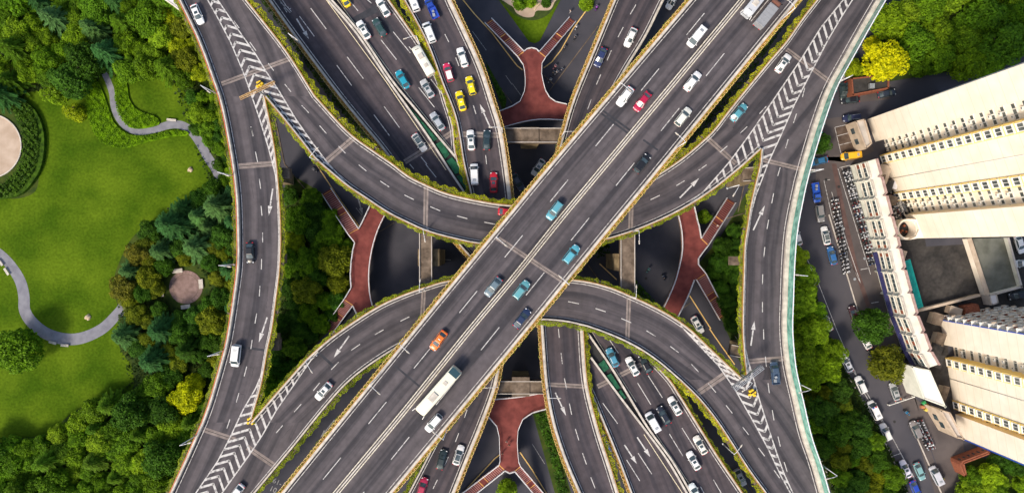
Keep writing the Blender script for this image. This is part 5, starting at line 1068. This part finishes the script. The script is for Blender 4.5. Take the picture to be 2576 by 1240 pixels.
for i, (x, y, ang, c_, lb) in enumerate(((1449, 71, 1.2, (.7, .7, .72), 'rider in white on the street beside the right stair of the top footbridge'), (1445, 98, 1.1, (.1, .1, .12), 'rider in dark clothes above the row of scooters near the top footbridge'), (1419, 123, 1.0, (.12, .12, .14), 'rider in black nearest the top footbridge landing'), (1396, 170, .9, (.6, .25, .28), 'rider in pink in the waiting pack'), (1391, 186, .9, (.1, .1, .1), 'rider in black leading the waiting pack'), (1400, 184, .9, (.35, .35, .38), 'rider in grey in the middle of the waiting pack'), (1412, 179, .9, (.08, .1, .16), 'rider in navy at the right of the waiting pack'), (1500, 22, 1.2, (.3, .05, .5), 'rider in purple near the top edge'), (1384, 204, .9, (.5, .5, .5), 'rider below the waiting pack by the stop line'),
     (1630, 708-30, 1.0, (.05, .3, .28), 'rider in a teal coat crossing in the right gap'), (1668, 698, 2.0, (.05, .06, .1), 'rider in black crossing in the right gap'), (2345, 1190-150, 2.6, (.05, .4, .15), 'rider in green on the pavement near the annex'), (2277, 1036, 2.4, (.02, .25, .5), 'rider in a green and blue cape on the side street'), (793, 428, 2.4, (.4, .4, .42), 'rider in grey by the upper left ramp'), (1301, 1, 1.9, (.7, .7, .7), 'rider in white left of the top garden'))):
    p = P(x, y, .02); s_ = link('motor_scooter', scm, None, p); s_.rotation_euler.z = ang; s_.color = (*[v*.5 for v in c_], 1); tag(s_, 'scooter under the '+' '.join(lb.split()[:12]), 'motor scooter')
    o = link('person', pr, None, p+Vector((-.15*math.cos(ang), -.15*math.sin(ang), -.02))); o.rotation_euler.z = ang; o.color = (*c_, 1); tag(o, lb, 'person')

# ------------------------------------------------ park furniture
def bench(x, y, rz, label, w_=1.9, d=.75):
    r = thing('bench', label, 'bench', P(x, y, .1)); r.rotation_euler.z = rz
    mb = MB()
    for k in range(4): mb.box(0, -d/2+d*(k+.5)/4, .45, w_, d/4-.03, .06)
    mb.obj('seat', M['parapet'], r); mb = MB()
    for s_ in (-1, 1): mb.box(s_*w_*.4, 0, .21, .12, d*.8, .42)
    mb.obj('leg', M['conc_dark'], r)
bench(448, 681, .1, 'white stone bench at the top of the round plaza', 2.6, 1.1); bench(507, 714, 1.65, 'white stone bench at the right of the round plaza', 2.4, 1.1); bench(408, 734, 1.65, 'white stone bench at the left of the round plaza', 2.4, 1.1); bench(469, 771, .15, 'white stone bench at the bottom of the round plaza', 2.4, 1.0)
bench(135, 861, -.25, 'left of the two benches by the lower path', 2.0, .6); bench(165, 868, -.05, 'right of the two benches by the lower path', 2.0, .6); bench(433, 303, -.1, 'bench at the bend of the upper path', 2.4, .6); bench(3, 660, -.9, 'upper bench at the left edge beside the path', 2.0, .6); bench(19, 683, -1.0, 'lower bench at the left edge beside the path', 2.0, .6)
def rock(x, y, s, label):
    bm = bmesh.new(); bmesh.ops.create_icosphere(bm, subdivisions=3, radius=1)
    for v in bm.verts:
        k = 1+.25*math.sin(v.co.x*3+x)+.2*math.sin(v.co.y*4+y); v.co = Vector((v.co.x*1.1*k, v.co.y*.55*k, v.co.z*.5*k))*s
    me = bpy.data.meshes.new('boulder'); bm.to_mesh(me); bm.free(); me.materials.append(M['stone']); o = link('boulder', me, None, P(x, y, .1)); o.rotation_euler.z = .9; tag(o, label, 'boulder')
rock(479, 427, .85, 'tan boulder on the lawn near the upper path end'); rock(222, 797, .95, 'tan boulder on the lawn above the lower path'); rock(1312, 22, .8, 'grey rock in the sandy top garden'); rock(1350, 16, 1.0, 'pinkish rock mound in the sandy top garden')
# ------------------------------------------------ vegetation
def crown_broad(seed, rad=4.0, h=7.0, nc=15, per=190, ls=.36):
    per = int(per*1.5)
    r = random.Random(seed); mb = MB(); cl = []
    for k in range(nc):
        a = k*2.4+r.uniform(-.4, .4); d = rad*.74*math.sqrt((k+.3)/nc); z = h-1.0-2.6*(d/rad)**2+r.uniform(-.7, .5)
        cl.append((Vector((d*math.cos(a), d*math.sin(a), z)), r.uniform(.26, .44)*rad*(1.05-.25*d/rad)))
    for c, cr in cl:
        n = int(per*(cr/(.36*rad))**2)
        for _ in range(n):
            u = r.uniform(-.35, 1); t = r.uniform(0, 2*math.pi); s = math.sqrt(1-u*u); v = Vector((s*math.cos(t), s*math.sin(t), u))
            p = c+v*cr*(r.uniform(.72, 1.08)); p.z = c.z+(p.z-c.z)*.85
            leafquad(mb, p, v*.7+Vector((r.gauss(0, .5), r.gauss(0, .5), .45+r.gauss(0, .3))), r.uniform(.6, 1.25)*ls, r)
    for _ in range(900):
        a = r.uniform(0, 6.283); d = rad*.86*math.sqrt(r.random()); leafquad(mb, Vector((d*math.cos(a), d*math.sin(a), h-2.0-2.6*(d/rad)**2-r.random())), Vector((r.gauss(0, .4), r.gauss(0, .4), 1)), ls*r.uniform(1.1, 1.7), r)
    return mb.mesh('crown', M['leaf'])
def trunk_mesh(seed, h=7.0, rad=4.0, straight=False):
    r = random.Random(seed); mb = MB(); mb.cyl((0, 0, -.1), (.1, 0, h*.45), .28, .18, 8)
    if straight: mb.cyl((.1, 0, h*.45), (0, 0, h*.98), .18, .04, 7)
    else:
        for k in range(6):
            a = k*1.05+r.uniform(-.3, .3); e = Vector((math.cos(a)*rad*.55, math.sin(a)*rad*.55, h*.8)); mb.cyl((.1, 0, h*.42), e*.55+Vector((0, 0, h*.2)), .13, .09, 6); mb.cyl(e*.55+Vector((0, 0, h*.2)), e, .09, .03, 5)
    return mb.mesh('trunk', M['bark'])
def crown_conifer(seed, rad=4.0, h=10.0):
    r = random.Random(seed); mb = MB(); L = 9
    for k in range(L):
        f = k/(L-1); z = 2.2+(h-2.4)*f; R0 = rad*(1-f)**.85+.3; n = int(13-6*f)
        for j in range(n):
            a = 2*math.pi*(j/n)+k*.7+r.uniform(-.15, .15); bl = R0*r.uniform(.8, 1.12); m_ = int(bl*14)+5
            for s in range(m_):
                t = (s+r.random())/m_; rr = bl*t; p = Vector((rr*math.cos(a), rr*math.sin(a), z-.5*t*t*bl*.35+.15*math.sin(t*3)))
                for sd in (-1, 1):
                    aa = a+sd*r.uniform(.45, .9); ln = (1-t*.6)*.75+.12; d = Vector((math.cos(aa), math.sin(aa), -.12)); tp = p+d*ln; w_ = Vector((-d.y, d.x, 0))*.055
                    b = len(mb.v); up = Vector((0, 0, .07)); mb.v += [tuple(p-w_), tuple(p+w_+up), tuple(tp+w_*.5), tuple(tp-w_*.5)]; mb.f.append((b, b+1, b+2, b+3)); mb.m.append(0); mb.sm.append(False)
    return mb.mesh('crown', M['needle'])
def crown_loose(seed, rad=2.5, h=4.5):
    return crown_broad(seed, rad, h, 9, 70, .3)
VAR = {'b': [(crown_broad(s, 4, 7.2, nc, per), trunk_mesh(s, 7.2)) for s, nc, per in ((1, 15, 200), (2, 19, 165), (3, 13, 230), (4, 24, 140), (5, 17, 180))],
       'c': [(crown_conifer(s), trunk_mesh(s, 10, 4, True)) for s in (11, 12, 13)],
       's': [(crown_loose(s), trunk_mesh(s, 4.5, 2.5)) for s in (21, 22, 23)]}
TR = {'b': 4.0, 'c': 4.0, 's': 2.5}; TH = {'b': 5.6, 'c': 5.0, 's': 3.6}
PAL = {'street': (.14, .16, .015), 'mid': (.12, .245, .012), 'dark': (.055, .14, .014), 'bright': (.2, .34, .015), 'olive': (.18, .22, .014), 'lime': (.52, .58, .01), 'yellow': (.68, .68, .01), 'ygreen': (.32, .4, .012), 'blue': (.06, .18, .045), 'teal': (.12, .26, .07), 'brown': (.17, .17, .022)}
def tree(x, y, rF, kind, pal, label, group=None, nm=None, jit=.14):
    cm, tm = R.choice(VAR[kind]); k = (rF/FPX*(CAM_H-TH[kind]))/TR[kind]
    hz = min(1.5, max(.55, k))*R.uniform(.9, 1.08)
    r = thing(nm or {'b': 'broadleaf_tree', 'c': 'conifer_tree', 's': 'small_tree'}[kind], label, 'tree', P(x, y, TH[kind]*hz), R.uniform(0, 6.28), group); r.location.z = 0; r.scale = (k, k, hz)
    c = link('crown', cm, r); t = link('trunk', tm, r); p = PAL[pal]; j = [1+R.gauss(0, jit) for _ in range(3)]; b = 1+R.gauss(0, jit)
    c.color = (p[0]*b*(1+.35*(j[0]-1)), p[1]*b, p[2]*b*j[2], 1); t.color = (1, 1, 1, 1); return r
placed = []
def grove(poly, spacing, mix, label, group, rr=(.62, .85), avoid=(), kinds=None, tries=4000, maxn=90):
    xs = [p[0] for p in poly]; ys = [p[1] for p in poly]; n = 0
    for _ in range(tries):
        x, y = R.uniform(min(xs), max(xs)), R.uniform(min(ys), max(ys))
        if not inside((x, y), poly): continue
        kind, pal, rb = R.choice(mix); rF = rb*R.uniform(.8, 1.2)
        if any((x-a)**2+(y-b)**2 < ((rF+c)*spacing)**2 for a, b, c in placed): continue
        if any((x-a)**2+(y-b)**2 < (c+rF)**2 for a, b, c in avoid): continue
        placed.append((x, y, rF)); n += 1
        kn = {'b': 'broadleaf', 'c': 'conifer', 's': 'young'}[kind]; pn = {'mid': 'green', 'dark': 'dark green', 'bright': 'bright green', 'olive': 'olive', 'street': 'olive', 'lime': 'lime', 'yellow': 'yellow', 'ygreen': 'yellow-green', 'blue': 'blue-green', 'teal': 'grey-green', 'brown': 'brownish'}[pal]
        tree(x, y, rF, kind, pal, pn+' '+kn+' tree '+label, group)
        if n >= maxn: break
def one(x, y, rF, kind, pal, label): placed.append((x, y, rF*(1.7 if pal in ('lime', 'yellow') else 1))); tree(x, y, rF, kind, pal, label, jit=.05)
# individually recognisable trees
for a_ in [(463, 1000, 42, 'b', 'lime', 'golden yellow tree with a dense crown in the lower left wood'), (485, 965, 28, 'b', 'lime', 'smaller golden tree leaning on the golden yellow one'), (2238, 148, 55, 'b', 'yellow', 'brilliant yellow tree over the small brick building'), (2200, 112, 26, 'b', 'yellow', 'small yellow tree left above the brilliant yellow one'), (2152, 172, 27, 'b', 'ygreen', 'yellow-green tree beside the teal barrier lamp'),
  (30, 885, 62, 'b', 'mid', 'big rounded green tree at the left edge below the path'), (175, 279, 26, 's', 'ygreen', 'small loose yellow-green tree alone on the lawn'), (122, 232, 30, 's', 'bright', 'loose bright green tree at the top of the lawn'), (2066, 360, 29, 'b', 'dark', 'round dark street tree above the blue hatchback'),
  (2200, 820, 47, 'b', 'dark', 'round street tree between the maroon and the white car'), (2241, 918, 50, 'b', 'street', 'round olive street tree touching the zigzag block'), (1276, 1232, 28, 'b', 'bright', 'bright round tree between the two bottom stairs'), (1478, 0, 22, 's', 'bright', 'small green tree at the top edge right of the garden'), (1308, 2, 20, 's', 'mid', 'left bush tree in the sandy top garden'), (1335, -2, 18, 's', 'bright', 'middle bush tree in the sandy top garden'), (1375, 2, 15, 's', 'dark', 'right bush tree in the sandy top garden'), (1777, 545, 20, 's', 'bright', 'small bright tree beside the right footbridge stair'),
  (1735, 600-12, 8, 's', 'dark', 'tiny dark shrub tree by the right footbridge'), (480, 112, 22, 'b', 'ygreen', 'small yellow-green tree squeezed against the viaduct near the top'), (452, 68, 30, 'b', 'olive', 'olive tree above the yellow-tipped one near the viaduct'), (497, 182, 24, 'b', 'ygreen', 'yellow-green tree just above the first viaduct lamp'), (425, 42, 30, 'b', 'ygreen', 'yellowish tree near the cream roof corner'), (137, 48, 42, 'c', 'teal', 'grey-green conifer at the top left of the park'), (232, 72, 38, 'c', 'teal', 'feathery pale conifer in the top wood left of centre'), (268, 135, 46, 'c', 'blue', 'large feathery conifer just above the hedge path'), (310, 60, 40, 'c', 'mid', 'green conifer right of the feathery pale one'),
  (545, 520, 46, 'c', 'teal', 'feathery conifer touching the left viaduct halfway down'), (430, 565, 48, 'c', 'blue', 'wide blue-green conifer left of the viaduct'), (492, 622, 44, 'c', 'teal', 'largest feathery conifer, just above the round plaza'), (405, 830, 44, 'c', 'blue', 'blue-green conifer just below the round plaza'), (385, 905, 46, 'c', 'blue', 'dark conifer beside the bare lawn edge'), (470, 880, 38, 'c', 'dark', 'dark conifer between the plaza and the viaduct'),
  (340, 640, 34, 'b', 'brown', 'brownish olive tree at the lawn edge above the plaza'), (305, 720, 38, 'b', 'brown', 'roundest brownish tree bulging into the lawn'), (368, 698, 32, 'b', 'olive', 'olive tree left of the round plaza'), (340, 790, 30, 'b', 'olive', 'olive tree at the lower path end'), (530, 810, 40, 'b', 'olive', 'feathery olive tree below the viaduct lamp'), (460, 150, 36, 'b', 'olive', 'olive tree nearest the upper left viaduct'), (445, 115, 28, 'b', 'ygreen', 'yellow-tipped tree nearest the upper left viaduct'),
  (495, 285, 28, 'b', 'bright', 'bright tree left of the viaduct above the path'), (535, 240, 18, 'b', 'bright', 'small bright tree under the first viaduct lamp'), (522, 325, 26, 'b', 'mid', 'green tree between the hedge and the viaduct'), (552, 372, 24, 'b', 'mid', 'green tree right of the path bend'), (430, 1070, 36, 'b', 'bright', 'bright green tree below the golden yellow one'), (320, 1040, 52, 'b', 'dark', 'wide dark tree in the lower left wood'), (275, 1085, 30, 'b', 'mid', 'light tipped tree left of the wide dark one'),
  (735, 610, 32, 'b', 'ygreen', 'yellow-tipped tree against the left viaduct in the middle wood'), (775, 660, 40, 'b', 'mid', 'broad tree left in the middle wood'), (840, 655, 46, 'b', 'olive', 'broad olive tree reaching over the left footbridge'), (830, 590, 36, 'b', 'mid', 'tree under the left footbridge stair in the middle wood'), (770, 730, 40, 'b', 'olive', 'olive tree in the centre of the middle wood'), (850, 715, 34, 'b', 'olive', 'lower olive tree touching the left footbridge')]: one(*a_)
PZ = [(468, 722, 46)]
grove([(-20, -30), (440, -30), (470, 60), (500, 160), (480, 215), (430, 190), (380, 150), (340, 185), (300, 185), (230, 165), (150, 215), (60, 195), (-20, 260)], .56, [('c', 'mid', 44), ('b', 'mid', 46), ('c', 'blue', 40), ('b', 'dark', 44), ('b', 'mid', 36), ('b', 'bright', 34)], 'in the dense top left wood', 'trees of the top left wood', maxn=60)
grove([(480, 230), (555, 250), (585, 400), (588, 470), (560, 450), (545, 400), (500, 340), (470, 290)], .6, [('b', 'bright', 22), ('b', 'mid', 22), ('b', 'dark', 22)], 'between the upper path and the left viaduct', 'trees between the path and the viaduct', maxn=14)
grove([(500, 470), (590, 460), (598, 650), (585, 800), (560, 900), (520, 960), (400, 950), (350, 900), (310, 840), (320, 760), (290, 700), (340, 610), (420, 530)], .58, [('c', 'teal', 34), ('c', 'blue', 36), ('b', 'dark', 28), ('b', 'olive', 28), ('b', 'dark', 30)], 'in the wood around the round plaza', 'trees around the round plaza', avoid=PZ, maxn=50)
grove([(-30, 1130), (110, 1110), (180, 1070), (250, 1010), (330, 990), (400, 960), (520, 950), (510, 1040), (450, 1150), (420, 1270), (-30, 1270)], .56, [('b', 'mid', 46), ('b', 'dark', 46), ('b', 'mid', 36), ('c', 'mid', 36), ('b', 'bright', 36), ('b', 'mid', 30)], 'in the lower left wood', 'trees of the lower left wood', maxn=60)
grove([(722, 470), (790, 500), (860, 580), (880, 640), (870, 730), (840, 790), (780, 850), (700, 960), (664, 1000), (690, 890), (715, 760), (722, 600)], .56, [('b', 'dark', 34), ('b', 'mid', 34), ('b', 'dark', 28)], 'in the middle wood right of the left viaduct', 'trees of the middle wood', maxn=36)
grove([(1775, 690), (1790, 650), (1830, 590), (1860, 560), (1852, 760), (1848, 820)], .6, [('b', 'dark', 26), ('b', 'dark', 20)], 'in the narrow wood beside the right footbridge', 'trees beside the right footbridge', maxn=14)
grove([(2000, 640), (2030, 690), (2050, 760), (2090, 850), (2108, 900), (2060, 950), (2005, 960), (1998, 800)], .55, [('b', 'bright', 46), ('b', 'bright', 38), ('b', 'bright', 42), ('b', 'mid', 32)], 'between the teal barrier and the side street', 'bright trees beside the side street', maxn=16)
grove([(2040, 965), (2100, 960), (2190, 1080), (2250, 1190), (2265, 1270), (2150, 1270), (2090, 1150), (2045, 1060)], .6, [('b', 'dark', 30), ('b', 'dark', 36), ('b', 'mid', 28), ('b', 'olive', 24)], 'in the shady strip below the bright trees', 'trees of the lower right strip', maxn=26)
grove([(2250, 40), (2420, -40), (2620, -40), (2620, 120), (2500, 160), (2400, 165), (2320, 175), (2290, 130), (2230, 80), (2200, 95)], .55, [('b', 'bright', 54), ('b', 'mid', 56), ('b', 'bright', 46), ('b', 'mid', 38)], 'in the big grove at the upper right', 'trees of the upper right grove', maxn=34)
grove([(2440, 1180), (2560, 1190), (2620, 1200), (2620, 1290), (2400, 1290)], .5, [('b', 'bright', 34), ('b', 'mid', 34), ('b', 'bright', 30)], 'in the grove at the lower right corner', 'trees of the lower right corner', maxn=14)
grove([(2500, 1165), (2620, 1200), (2620, 1180), (2520, 1150)], .5, [('b', 'dark', 22)], 'under the blue strip of the lower tower', 'trees under the blue strip', maxn=5)
def blanket(name, poly, spacing, size, h, pal, seed, mat='leaf', z=0, hole=None, base=True):
    """one mass of low foliage filling a bed"""
    xs = [p[0] for p in poly]; ys = [p[1] for p in poly]; mb = MB(); r = random.Random(seed); A = 0
    n_ = len(poly); A = abs(sum(poly[i][0]*poly[(i+1) % n_][1]-poly[(i+1) % n_][0]*poly[i][1] for i in range(n_)))/2; n = int(A/spacing)
    c = 0
    while c < n:
        x, y = r.uniform(min(xs), max(xs)), r.uniform(min(ys), max(ys))
        if not inside((x, y), poly): continue
        c += 1
        if hole and hole(x, y): continue
        hh = h*(.75+.25*math.sin(x*.35)*math.sin(y*.31)+.12*r.gauss(0, 1))
        leafquad(mb, P(x, y, z)+Vector((0, 0, hh)), Vector((r.gauss(0, .45), r.gauss(0, .45), 1)), size*r.uniform(.6, 1.3), r)
    w_ = [P(x, y, z+h) for x, y in poly]; 
    if base: mb.prism([(v.x, v.y) for v in w_], z, z+h*.6, 0)
    o = mb.obj(name, M[mat]); bm = bmesh.new(); bm.from_mesh(o.data); bmesh.ops.triangulate(bm, faces=[f for f in bm.faces if len(f.verts) > 4], ngon_method='EAR_CLIP'); bm.to_mesh(o.data); bm.free()
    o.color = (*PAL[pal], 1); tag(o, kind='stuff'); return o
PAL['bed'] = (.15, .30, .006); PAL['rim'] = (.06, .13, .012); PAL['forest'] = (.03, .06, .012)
bed1 = smooth([(172, 195), (200, 225), (215, 250), (222, 283), (233, 320), (253, 353), (287, 371), (320, 371), (367, 358), (430, 344), (468, 341), (470, 331), (440, 329), (400, 336), (345, 342), (312, 332), (285, 308), (272, 275), (258, 235), (240, 200), (210, 180)], 5)
bed2 = smooth([(293, 195), (292, 225), (292, 255), (300, 288), (315, 312), (335, 323), (365, 322), (398, 312), (393, 296), (370, 287), (340, 273), (323, 247), (317, 210), (305, 190)], 5)
PATHPTS = [tuple(v) for v in crom([(262, 185), (282, 235), (300, 300), (350, 331), (425, 315), (480, 330), (522, 395), (545, 430), (560, 470)], 8)]
blanket('hedge', bed1, 1.9, .27, .8, 'bed', 5); blanket('hedge', bed2, 1.9, .27, .8, 'bed', 6)
blanket('hedge', smooth([(52, 250), (85, 280), (104, 330), (104, 390), (88, 440), (50, 485), (0, 500), (-40, 500), (-40, 478), (10, 468), (48, 430), (66, 390), (66, 340), (50, 300), (30, 275), (-40, 262), (-40, 240), (20, 235)], 6), 3.4, .5, 1.8, 'rim', 7)
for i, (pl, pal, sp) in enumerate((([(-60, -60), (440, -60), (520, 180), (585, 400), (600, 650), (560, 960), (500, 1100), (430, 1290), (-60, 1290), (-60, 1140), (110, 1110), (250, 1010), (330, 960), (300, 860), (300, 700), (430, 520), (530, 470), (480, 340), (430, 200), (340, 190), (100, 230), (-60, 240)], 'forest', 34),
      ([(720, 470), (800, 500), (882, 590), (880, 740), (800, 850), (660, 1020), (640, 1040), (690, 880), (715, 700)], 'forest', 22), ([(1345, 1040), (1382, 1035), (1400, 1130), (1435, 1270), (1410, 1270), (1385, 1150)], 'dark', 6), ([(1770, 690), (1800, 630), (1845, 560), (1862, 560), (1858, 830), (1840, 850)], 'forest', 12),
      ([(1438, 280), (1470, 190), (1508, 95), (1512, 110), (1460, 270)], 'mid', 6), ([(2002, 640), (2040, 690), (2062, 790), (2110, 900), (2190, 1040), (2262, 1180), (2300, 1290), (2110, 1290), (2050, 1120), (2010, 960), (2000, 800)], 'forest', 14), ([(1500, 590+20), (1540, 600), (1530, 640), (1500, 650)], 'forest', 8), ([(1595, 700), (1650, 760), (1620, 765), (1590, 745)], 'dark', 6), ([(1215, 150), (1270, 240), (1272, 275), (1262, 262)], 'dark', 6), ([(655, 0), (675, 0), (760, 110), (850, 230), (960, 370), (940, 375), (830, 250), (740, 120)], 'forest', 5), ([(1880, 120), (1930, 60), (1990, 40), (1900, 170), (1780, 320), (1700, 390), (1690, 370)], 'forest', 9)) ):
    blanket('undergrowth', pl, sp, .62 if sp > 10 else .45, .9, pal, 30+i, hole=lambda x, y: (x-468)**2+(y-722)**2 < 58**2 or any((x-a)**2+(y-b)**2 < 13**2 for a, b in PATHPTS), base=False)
